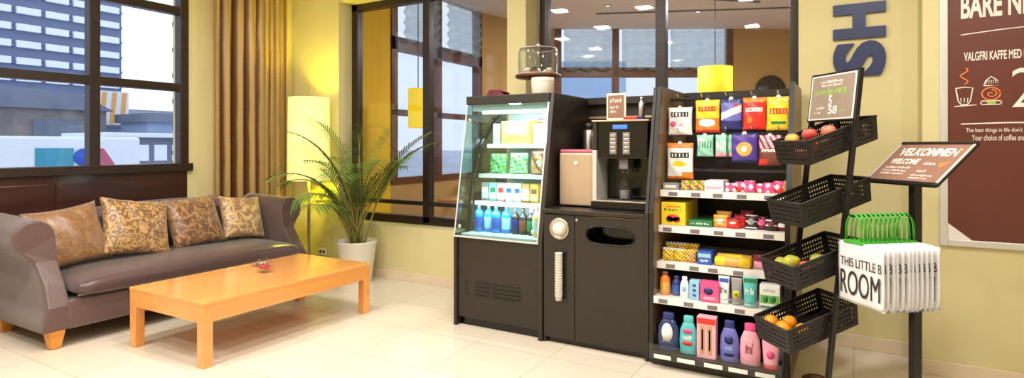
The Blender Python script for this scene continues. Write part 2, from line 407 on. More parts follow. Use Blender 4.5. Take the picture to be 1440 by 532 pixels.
# left glazed wall X=-5.2, Y 5.8..7.95
def glazed(p, q, posts, n, wmat, L0=0, blind_gap=.0, rail=2.80, sill=.95):
    L, Mx = framewall(p, q, None, n, None)
    bm = B(); box(bm, 0, L, 0, .12, 0, sill); bm.transform(Mx); st('wall_dining_%s' % n, bm, wmat)
    bm = B()
    for x in posts: box(bm, x-.06, x+.06, -.02, .1, sill, 3.6, .004)
    box(bm, 0, L, -.02, .1, rail-.09, rail+.09, .004); box(bm, 0, L, -.03, .1, sill, sill+.08, .004)
    box(bm, 0, L, -.02, .1, 1.85, 1.93, .004)
    bm.transform(Mx); f = st('window_%s' % n, bm, 'frame2')
    bm = B(); box(bm, 0, L, .04, .046, sill, 3.6); bm.transform(Mx); new('pane', bm, 'glass', f)
    for a, b in zip(posts, posts[1:]):
        bm = B(); a2, b2 = a+.1, b-.1
        def F(u, v):
            sc = .05*abs(math.sin(PI*u*3))*(1-v)
            return (a2+(b2-a2)*u, -.08-.02*math.cos(v*PI*10)-.015*math.cos(PI*u*6), 2.84+.03-sc+(3.56-2.87)*v)
        grid(bm, F, 24, 40)
        bmesh.ops.solidify(bm, geom=bm.faces[:], thickness=.006)
        bm.transform(Mx); o = new('roman_blind', bm, 'sheer')
        yield o
lab = iter(['sheer grey-blue roman blind left of the dark glass-wall post by the yellow wall', 'sheer roman blind right of the dark post, above the leafy plant'])
for o in glazed((-5.2, 5.8), (-5.2, 7.95), (.06, 1.02, 2.09), 'left', 'wall2'):
    tag(o, next(lab), 'blind', 'blinds in the dining room'); recenter(o)
bm = B(); Mx = framewall((-5.2, 7.95), (-4.75, 9.73), 0, 0, 0)[1]; box(bm, 0, 1.85, 0, .12, 0, 3.6); bm.transform(Mx); st('wall_dining_corner', bm, 'wall2')
bm = B(); 
lab = iter(['wide sheer roman blind above the glass cake dome', 'sheer roman blind just left of the central dark window post', 'sheer roman blind above and left of the yellow pendant lamp'])
cr = Vector((.8643, .503, 0)); p0 = Vector((-4.75, 9.73, 0))
def on(t): return (p0.x+cr.x*t, p0.y+cr.y*t)
for o in glazed(on(0), on(3.28), (.06, 1.12, 2.0, 3.22), 'far', 'wall2'):
    tag(o, next(lab), 'blind', 'blinds in the dining room'); recenter(o)
Mx = framewall(on(3.28), on(6), 0, 0, 0)[1]
bm = B(); box(bm, 0, 3.2, 0, .12, 0, 3.6); bm.transform(Mx); st('wall_dining_far', bm, 'wall2')
bm = B(); box(bm, 2.4, 2.5, 5.1, 14, 0, 3.6); st('wall_dining_right', bm, 'wall2')
# ceiling tracks + spots in the dining room
bm = B()
for (a, b) in (((-3.4, 7.4), (-1.2, 9.4)), ((-1.2, 9.4), (-1.9, 7.2)), ((-3.6, 8.9), (.6, 10.6)), ((-1.3, 7.4), (.2, 10.2))):
    tube(bm, [(a[0], a[1], 3.585), (b[0], b[1], 3.585)], .012, 6)
st('trim_3', bm, 'tag')
bm = B(); bx = B()
r = T('ceiling_panel_light', 'small square lit ceiling panel seen through the right glass, near the top', 'ceiling light', (-.62, 8.95, 3.6))
bm = B(); box(bm, -.14, .14, -.14, .14, -.03, 0, .004); new('light_frame', bm, 'white', r, True)
bm = B(); box(bm, -.12, .12, -.12, .12, -.036, -.03); new('diffuser', bm, 'lampw', r, True)
for (x, y, l) in ((-3.25, 8.5, 'small round ceiling spot seen just above the blinds left of the central post'), (-2.15, 9.6, 'small round ceiling spot to the right of the central window post'), (-3.85, 6.9, 'small round ceiling spot left of the yellow pillar'), (-.85, 10.6, 'small round ceiling spot beside the dining room end wall')):
    r = T('ceiling_spot', l, 'ceiling light', (x, y, 3.6), 0, 'dining room ceiling spots')
    bm = B(); lathe(bm, [(.055, 0), (.055, -.012), (.035, -.014), (.035, -.008)], n=16); new('rim', bm, 'steel', r, True)
    bm = B(); lathe(bm, [(.034, -.009), (0, -.013)], n=16); new('lamp', bm, 'lampw', r, True)
def pendant(x, y, z, rr, h, label):
    r = T('pendant_lamp', label, 'lamp', (x, y, z), 0, 'yellow pendant lamps')
    bm = B(); lathe(bm, [(rr, 0), (rr, h), (rr-.006, h), (rr-.006, 0), (rr, 0)], n=32); new('lamp_shade', bm, 'yshade', r, True)
    bm = B(); tube(bm, [(0, 0, h-.04), (0, 0, 3.6-z)], .006, 6); 
    for k in range(3): tube(bm, [(0, 0, h-.04), (rr*math.cos(k*2.09), rr*math.sin(k*2.09), h-.02)], .004, 5)
    new('cord', bm, 'blackm', r, True)
pendant(-1.63, 8.31, 1.97, .228, .55, 'yellow drum pendant lamp seen above the snack shelf')
pendant(-4.68, 5.72, 1.67, .125, .49, 'narrow yellow drum pendant lamp seen above the palm')
# round dark wall disc, furniture
bm = B(); lathe(bm, [(0, 0), (.26, 0), (.28, .02), (.28, .05), (0, .06)], n=36)
bm.transform(framewall(on(3.28), on(6), 0, 0, 0)[1] @ Matrix.Translation((.675, -.0, 2.46)) @ Matrix.Rotation(PI/2, 4, 'X'))
tag(recenter(new('round_wall_panel', bm, 'ck')), 'round dark disc on the tan dining room wall above the snack shelf', 'wall decoration')
def dtable(x, y, l, rr=.42):
    r = T('dining_table', l, 'table', (x, y, 0), 0, 'round dining room tables')
    bm = B(); lathe(bm, [(0, .71), (rr-.01, .71), (rr, .72), (rr, .74), (rr-.01, .75), (0, .75)], n=32); new('tabletop', bm, 'leg', r, True)
    bm = B(); lathe(bm, [(.04, .02), (.03, .06), (.03, .71)], n=14); new('pedestal', bm, 'blackm', r, True)
    bm = B(); lathe(bm, [(0, 0), (.24, 0), (.24, .012), (.04, .03), (0, .03)], n=24); new('base', bm, 'blackm', r, True)
def dchair(x, y, rz, l):
    r = T('dining_chair', l, 'chair', (x, y, 0), rz, 'brown dining chairs')
    bm = B(); box(bm, -.21, .21, -.21, .21, .43, .47, .015); new('seat', bm, 'frame2', r, True)
    bm = B(); grid(bm, lambda u, v: (-.2+.4*u, .2+.05*v-.04*math.cos((u-.5)*2), .62+.28*v), 8, 6); bmesh.ops.solidify(bm, geom=bm.faces[:], thickness=.02); new('backrest', bm, 'frame2', r, True)
    for sx in (-1, 1):
        for sy in (-1, 1):
            bm = B(); tube(bm, [(sx*.19, sy*.2, 0), (sx*.18, sy*.19, .44)] + ([(sx*.18, .2, .66)] if sy > 0 else []), .014, 8); new('leg', bm, 'frame2', r, True)
dtable(-4.45, 6.5, 'round wooden dining table behind the palm'); dtable(-3.55, 6.9, 'round wooden dining table beside the display cooler, seen through glass')
dchair(-4.5, 7.15, 0, 'brown chair at the far side of the table behind the palm'); dchair(-4.0, 6.1, -2.2, 'brown chair between the two dining tables behind glass')
dchair(-3.45, 7.6, 0, 'brown chair at the far side of the dining table nearest the cooler')
# plant in the dining room
def leafy(r, n, L, matn, rnd, z0=.0, wd=.05):
    for k in range(n):
        bm = B(); a = k*2.4+rnd.random(); el = rnd.uniform(.5, 1.3); l_ = L*rnd.uniform(.7, 1.1)
        def F(u, v):
            s_ = v; rad = l_*(s_*math.cos(el)+.25*s_*s_); h = l_*(s_*math.sin(el)-.35*s_*s_)
            ww = wd*math.sin(PI*min(1, s_*.95+.04))*(u-.5)*2
            return (rad*math.cos(a)-ww*math.sin(a), rad*math.sin(a)+ww*math.cos(a), z0+h-abs(u-.5)*.02)
        grid(bm, F, 2, 8); bmesh.ops.solidify(bm, geom=bm.faces[:], thickness=.002); new('leaf', bm, matn, r, True)
r = T('potted_plant', 'leafy green pot plant beyond the glass, left of the display cooler', 'plant', (-4.55, 7.72, 0))
bm = B(); lathe(bm, [(0, 0), (.17, 0), (.2, .9), (.2, .95), (.18, .95), (.17, .9), (0, .9)], n=20); new('pot', bm, 'tag', r, True)
bm = B(); tube(bm, [(0, 0, .9), (.02, 0, 1.3), (0, 0, 1.65)], .02, 8); new('stem', bm, 'stemg', r, True)
leafy(r, 20, .6, 'leafd', random.Random(4), 1.6, .05)
# ------------------------------------------------------------------ outside the left window
bm = B(); box(bm, -260, -6.4, -80, 260, -1.4, -1.2); st('ground', bm, 'asphalt')
M['tower'] = mat('tower_cladding', (106, 120, 152), .6, noise=.1, nscale=.3)
M['twin'] = mat('tower_window_glass', (236, 242, 255), .3, noise=.05, nscale=.2)
M['lowb'] = mat('low_building', (150, 168, 200), .6, noise=.15, nscale=.3)
M['lowr'] = mat('low_roof', (120, 128, 146), .7, noise=.2, nscale=.5)
M['teal'] = mat('teal_panel', (60, 150, 175), .5, noise=.1, nscale=2)
M['blue'] = mat('blue_mark', (30, 80, 190), .5, noise=.02)
M['vanw'] = mat('van_white', (228, 232, 238), .5, noise=.04)
t = T('office_tower', 'tall blue-grey office tower with rows of pale windows behind the left window', 'building', (-130, 30, -1.2))
bm = B(); box(bm, -150, -130.4, -40, 64, -1.2, 62)
for k in range(20): box(bm, -130.4, -130, -40, 64, 8.4+k*3.05-1.3, 8.4+k*3.05-.85)
new('wall', bm, 'tower', t)
bm = B(); box(bm, -130.4, -129.7, 0, 3.7, 0, 1.25, .05)
bm.transform(Matrix.Translation((130, -30, 1.2))); w0 = None
for k in range(11):
    for j in range(9):
        if w0 is None:
            w0 = new('window', bm, 'twin', t, True); o = w0
        else:
            o = w0.copy(); COL.objects.link(o); o.parent = t
        o.location = (0, 59.6-j*4.45, 7.0+k*3.05)
t = T('low_building', 'low blue-grey building with a sloping roof below the office tower', 'building', (-60, 30, -1.2))
bm = B(); box(bm, -72, -60, 12, 46, -1.2, 3.2); new('wall', bm, 'lowb', t)
bm = B(); prism(bm, [(-72.5, 3.2), (-59.4, 3.2), (-59.4, 3.5), (-66, 5.3), (-72.5, 3.6)], 'y', 11.5, 46.5); new('roof', bm, 'lowr', t)
bm = B()
for k in range(12): box(bm, -60.1, -59.9, 14+k*2.6, 15.6+k*2.6, .4, 2.2)
new('window_row', bm, 'twin', t)
t = T('site_hut', 'low flat-roofed grey hut beside the street right of the window mullion', 'building', (-34, 18.6, -1.2))
bm = B(); box(bm, -38, -34, 16.0, 21.5, -1.2, 1.9); new('wall', bm, 'lowr', t)
bm = B(); box(bm, -38.4, -33.6, 15.7, 21.9, 1.9, 2.15, .05); new('roof', bm, 'vanw', t)
bm = B(); 
for k in range(5): box(bm, -34.03, -33.97, 16.4+k*1.0, 17.1+k*1.0, .6, 1.5)
new('pane', bm, 'twin', t)
t = T('white_trailer', 'white trailer with a teal panel and blue emblem parked outside the left window', 'vehicle', (-20, 7.2, -1.2))
bm = B(); box(bm, -22.3, -20, 4.9, 10.4, -.75, 1.72, .08); new('body', bm, 'vanw', t)
bm = B(); box(bm, -20.02, -19.97, 7.55, 8.5, .2, 1.38, .01); new('teal_panel', bm, 'teal', t)
bm = B(); lathe(bm, [(0, .0), (.26, 0), (.26, .03), (0, .03)], n=24); bm.transform(Matrix.Translation((-19.98, 8.75, 1.1)) @ Matrix.Rotation(PI/2, 4, 'Y')); new('emblem', bm, 'blue', t)
for y in (5.9, 9.3):
    bm = B(); lathe(bm, [(0, -.1), (.3, -.1), (.33, -.06), (.33, .06), (.3, .1), (0, .1)], n=24); bm.transform(Matrix.Translation((-20.2, y, -.87)) @ Matrix.Rotation(PI/2, 4, 'Y')); new('wheel', bm, 'ck', t)
t = T('street_pole', 'tall grey pole outside near the right edge of the left window', 'pole', (-12.5, 7.35, -1.2))
bm = B(); tube(bm, [(0, 0, 0), (0, 0, 7)], .05, 10)
for k in range(7): box(bm, -.1, .1, -.16, .04, 1.9+k*.55, 2.0+k*.55)
new('mast', bm, 'lowr', t, True)
t = T('pink_hoarding', 'small pink board standing on the street outside', 'sign', (-15.5, 7.2, -1.2))
bm = B(); prism(bm, [(7.0, .9), (7.5, .9), (7.2, 1.38), (7.0, 1.42)], 'x', -15.5, -15.45); new('board', bm, 'pink', t)
bm = B(); box(bm, -15.5, -15.46, 7.1, 7.2, -1.2, .95); box(bm, -15.5, -15.46, 7.35, 7.45, -1.2, .95); new('post', bm, 'tag', t)
M['brownb'] = mat('brown_grey_roof', (140, 134, 134), .8, noise=.35, nscale=.6)
M['stripo'] = mat('orange_stripe', (236, 170, 90), .6, noise=.05)
t = T('brown_roof_building', 'brown-grey low building at the far left foot of the office tower', 'building', (-52, 19, -1.2))
bm = B(); box(bm, -58, -52, 12, 24.4, -1.2, 4.2); new('wall', bm, 'brownb', t)
bm = B(); prism(bm, [(11.6, 4.2), (24.8, 4.2), (22.5, 5.4), (15, 5.9)], 'x', -58.4, -51.6); new('roof', bm, 'lowr', t)
bm = B(); box(bm, -52.05, -51.95, 19.5, 22.5, 1.0, 3.4); new('dark_doorway', bm, 'lowr', t)
t = T('striped_hoarding', 'orange and white striped board in front of the office tower', 'sign', (-57, 25.6, -1.2))
bm = B(); box(bm, -57.1, -57, 25.2, 28.6, 3.3, 6.3, .02); bd = new('board', bm, 'vanw', t)
for k in range(4):
    bm = B(); prism(bm, [(25.3+k*.85, 3.4), (25.65+k*.85, 3.4), (26.0+k*.8, 6.2), (25.65+k*.8, 6.2)], 'x', -57, -56.95); new('stripe', bm, 'stripo', bd)
for y_ in (25.5, 28.3):
    bm = B(); box(bm, -57.1, -57, y_, y_+.12, -1.2, 3.35); new('post', bm, 'lowr', t)
t = T('dark_roof_shed', 'shed with a dark blue-grey flat roof on the right, beyond the small hut', 'building', (-48, 33, -1.2))
bm = B(); box(bm, -52, -48, 25.5, 34, -1.2, 3.3); new('wall', bm, 'lowb', t)
bm = B(); prism(bm, [(25.2, 3.3), (34.4, 3.3), (33.5, 3.7), (29, 4.1), (25.2, 4.0)], 'x', -52.4, -47.6); new('roof', bm, 'lowr', t)
# buildings seen through the dining room windows
t = T('pale_house', 'pale blue house beyond the dining room windows', 'building', (-12, 24, -1.2))
M['palebl'] = mat('pale_blue_render', (178, 204, 234), .7, noise=.06, nscale=.5)
bm = B(); box(bm, -3.5, 3.5, 0, 4, 0, 6.5); new('wall', bm, 'palebl', t, True)
for k in range(4):
    bm = B(); box(bm, -3.1+k*1.7, -1.9+k*1.7, -.12, .02, 1.6, 4.4, .02); f = new('window', bm, 'vanw', t, True)
    bm = B(); box(bm, -2.9+k*1.7, -2.1+k*1.7, -.14, -.11, 1.8, 4.2); new('pane', bm, 'lowr', f, True)
t.rotation_euler[2] = math.radians(30)
# ------------------------------------------------------------------ curtain
def cur(y0, y1, z0, z1):
    bm = B()
    def F(u, v):
        f = 6.3; w_ = .052*(1-.3*v)
        return (-5.895+w_*math.sin(2*PI*f*u+.8*math.sin(5*u)+.3*math.sin(3*v))+.008*math.sin(17*u+2*v), y0+(y1-y0)*u+.012*math.cos(2*PI*f*2*u), z0+(z1-z0)*v)
    grid(bm, F, 160, 24); bmesh.ops.solidify(bm, geom=bm.faces[:], thickness=.004)
    return bm
t = T('curtain', 'floor-length gold and brown satin curtain beside the left window', 'curtain', (-5.895, 4.2, .02))
new('drape', cur(3.80, 4.74, .02, 3.3), 'curtain', t)
bm = B(); tube(bm, [(-5.895, 3.6, 3.33), (-5.895, 4.82, 3.33)], .016, 10); new('rail', bm, 'steel', t)
bm = B()
for k in range(12): lathe(bm, [(.02, -.012), (.026, 0), (.02, .012)], -5.895, 3.84+k*.078, 3.312, n=10)
new('rings', bm, 'steel', t)
# ------------------------------------------------------------------ sofa
SX0, SX1 = -5.83, -4.86      # back, front
YA, YBb = 2.06, 4.06         # inner faces of the arms
t = T('sofa', 'long purple-brown rolled-arm sofa with camelback below the left window', 'sofa', (-5.4, 3.1, 0))
def armprof():
    # (o outward, z), front view
    pts = [(0, .13), (0, .30), (-.002, .45), (-.006, .60)]
    for k in range(11):
        a = PI-k*PI*1.28/10
        pts.append((.122+.13*math.cos(a), .775+.13*math.sin(a)))
    pts += [(.135, .60), (.125, .45), (.14, .30), (.17, .13)]
    return pts
for s_, y0 in ((-1, YA), (1, YBb)):
    pr = armprof(); n = len(pr); bm = B(); R = []
    NX = 10
    for i in range(NX+1):
        u = i/NX; ring = []
        for (o_, z) in pr:
            q_ = max(0, min(1, (z-.30)/.36)); lean = .02+.25*(q_*.45+.55*q_*q_*(3-2*q_))
            xf = SX1-lean; x = SX0+.03+(xf-SX0-.03)*u
            ring.append(bm.verts.new((x, y0+s_*o_, z+.02*(1-u)*(z > .6))))
        R.append(ring)
    for i in range(NX):
        for k in range(n):
            bm.faces.new([R[i][k], R[i][(k+1) % n], R[i+1][(k+1) % n], R[i+1][k]]).smooth = True
    for ring in (R[0], R[-1]):
        for k in range(n//2-1):
            bm.faces.new([ring[k], ring[k+1], ring[n-2-k], ring[n-1-k]])
        if n % 2: bm.faces.new([ring[n//2-1], ring[n//2], ring[n//2+1]])
    bmesh.ops.recalc_face_normals(bm, faces=bm.faces[:])
    RS = {v: k for k, v in enumerate(R[-1])}; fe = [e for e in bm.edges if all(v in RS for v in e.verts) and abs(RS[e.verts[0]]-RS[e.verts[1]]) in (1, n-1)]
    bmesh.ops.bevel(bm, geom=fe, offset=.014, segments=2, profile=.5, affect='EDGES')
    a_ = new('arm', bm, 'sofa', t)
bm = B()
def Fb(u, v):
    y = YA-.02+(YBb-YA+.04)*u
    top = .835+.085*math.sin(PI*min(1, max(0, 1.05-u)))**.7
    P = [(SX0, .14), (SX0, .5), (SX0-.0, .70), (SX0+.0, .86), (SX0+.03, .95), (SX0+.10, .99), (SX0+.17, .97), (SX0+.205, .90), (SX0+.20, .82), (SX0+.24, .65), (SX0+.30, .45), (SX0+.30, .14)]
    k = v*(len(P)-1); i = min(int(k), len(P)-2); f = k-i
    x = P[i][0]*(1-f)+P[i+1][0]*f; z = P[i][1]*(1-f)+P[i+1][1]*f
    if z > .45: z = .45+(z-.45)*(top-.45)/.52
    return (x, y, z)
grid(bm, Fb, 40, 44)
for f0 in (0, 1):
    pass
bmesh.ops.holes_fill(bm, edges=[e for e in bm.edges if len(e.link_faces) == 1]); new('backrest', bm, 'sofa', t)
bm = B(); box(bm, SX0+.25, SX1-.005, YA-.02, YBb+.02, .13, .335, .015, seg=3); new('base', bm, 'sofa', t)
bm = B()
def Fs(p):
    q = Vector([math.copysign(abs(c)**.28, c) for c in p]); return q
def cushion(u, v):
    a = 2*PI*u; b = PI*(v-.5)
    sp = lambda c, e: math.copysign(abs(c)**e, c)
    x = sp(math.cos(a), .12)*sp(math.cos(b), .35); y = sp(math.sin(a), .12)*sp(math.cos(b), .35); z = sp(math.sin(b), .6)
    X = -5.235+.43*x; Y = (YA+YBb)/2+(YBb-YA)/2*.985*y
    Z = .418+.085*z+.02*math.sin(PI*(y+1)/2)*(z > 0)-.018*(1 if z > 0 else 0)*abs(math.sin(y*4+x))*.5
    if x > .6 and z > 0: Z -= .035*(x-.6)/.4*0.5
    return (X, Y, Z)
grid(bm, cushion, 96, 24, closeu=True); new('seat_cushion', bm, 'sofas', t)
bm = B(); tube(bm, [(SX1+.01, YA+.03, .365), (SX1+.015, (YA+YBb)/2, .362), (SX1+.01, YBb-.03, .365)], .008, 8); new('piping', bm, 'sofa', t)
for (x, y) in ((SX1-.07, YA-.085), (SX1-.07, YBb+.085), (SX0+.1, YA-.085), (SX0+.1, YBb+.085)):
    bm = B(); A_ = [(-.05, -.05), (.05, -.05), (.05, .05), (-.05, .05)]
    lo = [bm.verts.new((x+p[0]*.62, y+p[1]*.62, 0)) for p in A_]; hi = [bm.verts.new((x+p[0]*1.05, y+p[1]*1.05, .132)) for p in A_]
    bm.faces.new(lo[::-1]); bm.faces.new(hi)
    for k in range(4): bm.faces.new([lo[k], lo[(k+1) % 4], hi[(k+1) % 4], hi[k]])
    bmesh.ops.bevel(bm, geom=bm.edges[:], offset=.005, segments=2, affect='EDGES'); new('leg', bm, 'leg', t)
def pillow(y, z, w_, h_, m_, roll, label, x=-5.40, lean=.40, pin=.1):
    bm = B()
    def F(sgn):
        def G(u, v):
            a = (u-.5)*2; b = (v-.5)*2
            th = .085*(max(0, (1-a**2)*(1-b**2)))**.42
            k = 1-pin*(1-b*b)*abs(a)**3; k2 = 1-pin*(1-a*a)*abs(b)**3
            wr = .006*math.sin(a*9+b*4)*(1-a*a)
            return (sgn*(th+wr*(th > .02)), a*w_/2*k, b*h_/2*k2)
        return G
    grid(bm, F(1), 24, 24); grid(bm, F(-1), 24, 24); bmesh.ops.remove_doubles(bm, verts=bm.verts[:], dist=.0008); bmesh.ops.recalc_face_normals(bm, faces=bm.faces[:])
    o = new('throw_pillow', bm, m_); o.rotation_mode = 'XYZ'
    o.matrix_world = Matrix.Translation((x, y, z)) @ Matrix.Rotation(-lean, 4, 'Y') @ Matrix.Rotation(roll, 4, 'X')
    tag(o, label, 'pillow', 'throw pillows on the sofa')
pillow(2.24, .735, .54, .50, 'dam1', .12, 'plain bronze throw pillow leaning on the sofa arm nearest the viewer', x=-5.36)
pillow(2.74, .75, .56, .52, 'dam2', -.16, 'gold and brown damask pillow tilted, second along the sofa', x=-5.34)
pillow(3.29, .735, .53, .50, 'dam3', .06, 'darker brown damask pillow, third along the sofa')
pillow(3.79, .72, .46, .46, 'dam4', -.1, 'pale gold damask pillow at the lamp end of the sofa')
# ------------------------------------------------------------------ coffee table
t = T('coffee_table', 'long low honey-coloured wooden coffee table in front of the sofa', 'table', (-4.07, 3.03, 0))
x0, x1, y0, y1 = -4.52, -3.63, 2.27, 3.79
bm = B(); box(bm, x0, x1, y0, y1, .405, .43, .004); new('tabletop', bm, 'table', t)
bm = B(); box(bm, x0+.004, x1-.004, y0+.004, y0+.03, .295, .405); box(bm, x0+.004, x1-.004, y1-.03, y1-.004, .295, .405)
box(bm, x0+.004, x0+.03, y0+.03, y1-.03, .295, .405); box(bm, x1-.03, x1-.004, y0+.03, y1-.03, .295, .405); new('apron', bm, 'table', t)
for (x, y) in ((x0, y0), (x1-.075, y0), (x0, y1-.075), (x1-.075, y1-.075)):
    bm = B(); box(bm, x+.003, x+.072, y+.003, y+.072, 0, .404, .004); new('leg', bm, 'table', t)
t = T('glass_bowl', 'small round glass bowl with a red flower on the coffee table', 'bowl', (-4.1, 3.08, .4305))
bm = B(); lathe(bm, [(0, 0), (.035, 0), (.055, .02), (.068, .05), (.062, .08), (.05, .1), (.047, .1), (.058, .08), (.063, .05), (.05, .022), (0, .006)], n=28); new('bowl', bm, 'clear', t, True)
bm = B()
for k in range(9):
    a = k*2.4; r_ = .01+.003*k
    ell(bm, (r_*math.cos(a), r_*math.sin(a), .035+.006*(k % 4)), (.018, .018, .012), 10, 6)
M['flower'] = mat('red_petals', (214, 60, 80), .5, noise=.3, nscale=60)
new('flower', bm, 'flower', t, True)
t = T('glass_dish', 'low clear glass dish beside the glass bowl on the coffee table', 'dish', (-4.36, 3.23, .4305))
bm = B(); lathe(bm, [(0, 0), (.07, 0), (.075, .03), (.062, .03), (.055, .01), (0, .01)], n=8); new('dish', bm, 'clear', t, True)
# ------------------------------------------------------------------ floor lamp
t = T('floor_lamp', 'floor lamp with a tall pale yellow cylinder shade behind the sofa end', 'lamp', (-5.30, 4.56, 0))
bm = B(); lathe(bm, [(.232, 1.06), (.222, 1.99), (.217, 1.99), (.227, 1.06), (.232, 1.06)], n=48); new('lamp_shade', bm, 'shade', t, True)
bm = B(); lathe(bm, [(0, 0), (.15, 0), (.15, .015), (.03, .03), (0, .03)], n=28); new('base', bm, 'steel', t, True)
bm = B(); tube(bm, [(0, 0, .02), (0, 0, 1.35)], .016, 12); tube(bm, [(0, 0, 1.6), (0, 0, 2.12)], .006, 8)
for k in range(3): tube(bm, [(0, 0, 1.95), (.219*math.cos(k*2.09), .219*math.sin(k*2.09), 1.95)], .004, 6)
new('pole', bm, 'steel', t, True)
bm = B(); ell(bm, (0, 0, 1.45), (.05, .05, .07)); new('bulb', bm, 'lampw', t, True)
for z, e in ((1.75, 75), (1.22, 40)):
    l = bpy.data.lights.new('floor_lamp_bulb', 'POINT'); l.energy = e; l.color = (1, .88, .04); l.shadow_soft_size = .06
    o = bpy.data.objects.new('floor_lamp_bulb', l); COL.objects.link(o); o.parent = t; o.location = (0, 0, z)
t = T('wall_socket', 'white double power socket low on the wall below the floor lamp', 'socket', (-5.42, YB, .16))
bm = B(); box(bm, -.06, .06, -.012, 0, 0, .08, .004); new('plate', bm, 'white', t, True)
bm = B()
for x in (-.03, .03): lathe(bm, [(.018, 0), (.018, .004), (.013, .004), (.013, .001), (0, .001)], n=16)
bm.free()
for x in (-.028, .028):
    bm = B(); lathe(bm, [(.02, .002), (.02, .004), (.015, .004), (.014, .001), (0, .001)], n=16); bm.transform(Matrix.Translation((x, -.011, .04)) @ Matrix.Rotation(PI/2, 4, 'X')); new('outlet', bm, 'tag', t, True)
# ------------------------------------------------------------------ palm
t = T('potted_palm', 'areca palm with arching feathery fronds in a white pot below the glass wall', 'plant', (-4.60, 4.60, 0))
bm = B(); lathe(bm, [(0, 0), (.15, 0), (.155, .01), (.205, .40), (.215, .42), (.215, .435), (.2, .435), (.19, .38), (0, .37)], n=40); new('pot', bm, 'white_c', t, True)
bm = B(); lathe(bm, [(.192, .385), (.1, .392), (0, .395)], n=24); new('soil', bm, 'soil', t, True)
rn = random.Random(11)
def lim(p):
    if p.y > .24 and (p.x < -.54 or p.z < .64): return .24
    return min(p.y, .45)
def frond(az, el, L, droop, w_=.012, ll=.25):
    bm = B(); x0_, y0_ = rn.uniform(-.06, .06), rn.uniform(-.06, .06)
    pts = []; p = Vector((x0_, y0_, .385)); e = el; N = 22
    for i in range(N+1):
        pts.append(p.copy()); s_ = i/N
        e = el-droop*s_**2.0
        d = Vector((math.cos(az)*math.cos(e), math.sin(az)*math.cos(e), math.sin(e)))
        p = p+d*L/N
        p.y = lim(p)
    tube(bm, pts, [.009*(1-.8*i/N)+.0015 for i in range(N+1)], 6, mi=1)
    for i in range(int(N*.36), N):
        s_ = (i/N-.36)/.64; tdir = (pts[i+1]-pts[i-1]).normalized()
        side = tdir.cross(Vector((0, 0, 1)))
        if side.length < .1: side = Vector((-math.sin(az), math.cos(az), 0))
        side.normalize()
        for sg in (-1, 1):
          for half in (0, .5):
            base = pts[i].lerp(pts[min(i+1, N)], half)
            l_ = ll*(.45+.9*math.sin(PI*min(1, .18+s_*.75)))*rn.uniform(.85, 1.1)
            dr = (side*sg*.85+tdir*.75+Vector((0, 0, .1))).normalized(); pr = None
            nn = dr.cross(Vector((0, 0, 1))).normalized()
            for k in range(5):
                q = k/4; c_ = base+dr*l_*q+Vector((0, 0, -.32*l_*q*q))
                c_.y = lim(c_)
                ww = w_*.5*math.sin(PI*min(.97, .15+q*.85))+.0008
                cur_ = (bm.verts.new(c_-nn*ww), bm.verts.new(c_+nn*ww))
                if pr: f = bm.faces.new([pr[0], pr[1], cur_[1], cur_[0]]); f.material_index = 0; f.smooth = True
                pr = cur_
    new('frond', bm, ['leafg', 'stemg'], t, True)
FR = [(3.0, 1.15, 1.05, 1.9), (4.5, 1.15, 1.1, 1.9), (5.5, 1.4, 1.35, 1.9), (.4, 1.3, 1.4, 1.1), (3.45, 1.5, 1.55, 1.0), (3.3, 1.35, 1.45, 2.1), (3.6, 1.25, 1.2, 1.9), (2.9, 1.4, 1.35, 1.7), (4.2, 1.3, 1.25, 1.8), (4.7, 1.35, 1.3, 1.5), (5.3, 1.25, 1.3, 1.7), (5.9, 1.3, 1.4, 1.6), (6.2, 1.2, 1.35, 1.2),
      (.2, 1.15, 1.55, .75), (.1, 1.35, 1.2, 1.5), (1.6, 1.45, 1.4, .9), (3.9, 1.45, 1.5, 1.3), (5.0, 1.0, .95, 1.4), (3.2, 1.0, .8, 1.2), (5.6, 1.5, 1.5, 1.2), (2.4, 1.48, 1.4, 1.1)]
for f in FR: frond(*f)
for k in range(7):
    bm = B(); a = k*.9; tube(bm, [(.05*math.cos(a), .05*math.sin(a), .37), (.06*math.cos(a), .06*math.sin(a), .62+.03*k)], [.012, .008], 8); new('stem', bm, 'stemg', t, True)
# ------------------------------------------------------------------ refrigerated display cooler
def prof(y0, yt): return [(y0, .06), (y0, .98), (yt, 1.85), (4.8, 1.85), (4.8, .06)]
CX0, CX1, YF = -2.80, -1.99, 3.87
t = T('display_cooler', 'black refrigerated display cooler with a sloping glass front and lit shelves', 'fridge', (-2.4, 4.3, 0))
bm = B(); prism(bm, [(YF-.01, .0), (YF-.01, .74), (4.07, 1.86), (4.8, 1.86), (4.8, 0)], 'x', CX1-.035, CX1, bev=.003); new('side_panel', bm, 'black', t)
bm = B(); prism(bm, [(YF, .0), (YF, .74), (4.8, .74), (4.8, 0)], 'x', CX0, CX0+.03, bev=.003); new('side_panel', bm, 'black', t)
bm = B(); box(bm, CX0+.03, CX1-.035, YF+.02, YF+.05, .07, .71, .004)
for k in range(4):
    for (a, b) in ((-2.69, -2.62), (-2.60, -2.44), (-2.42, -2.2)):
        pass
lf = new('lower_front', bm, 'black', t)
for (a, b) in ((-2.70, -2.675), (-2.60, -2.47), (-2.44, -2.19)):
    bm = B()
    for k in range(4): box(bm, a, b, YF+.012, YF+.022, .26+k*.032, .268+k*.032, .002)
    new('vent_slots', bm, 'gloss', lf)
bm = B(); box(bm, CX0+.03, CX1-.035, YF+.06, 4.78, 0, .07); new('plinth', bm, 'gloss', t)
bm = B(); box(bm, CX0, CX1-.035, 4.05, 4.8, 1.79, 1.86, .004); new('top_panel', bm, 'black', t)
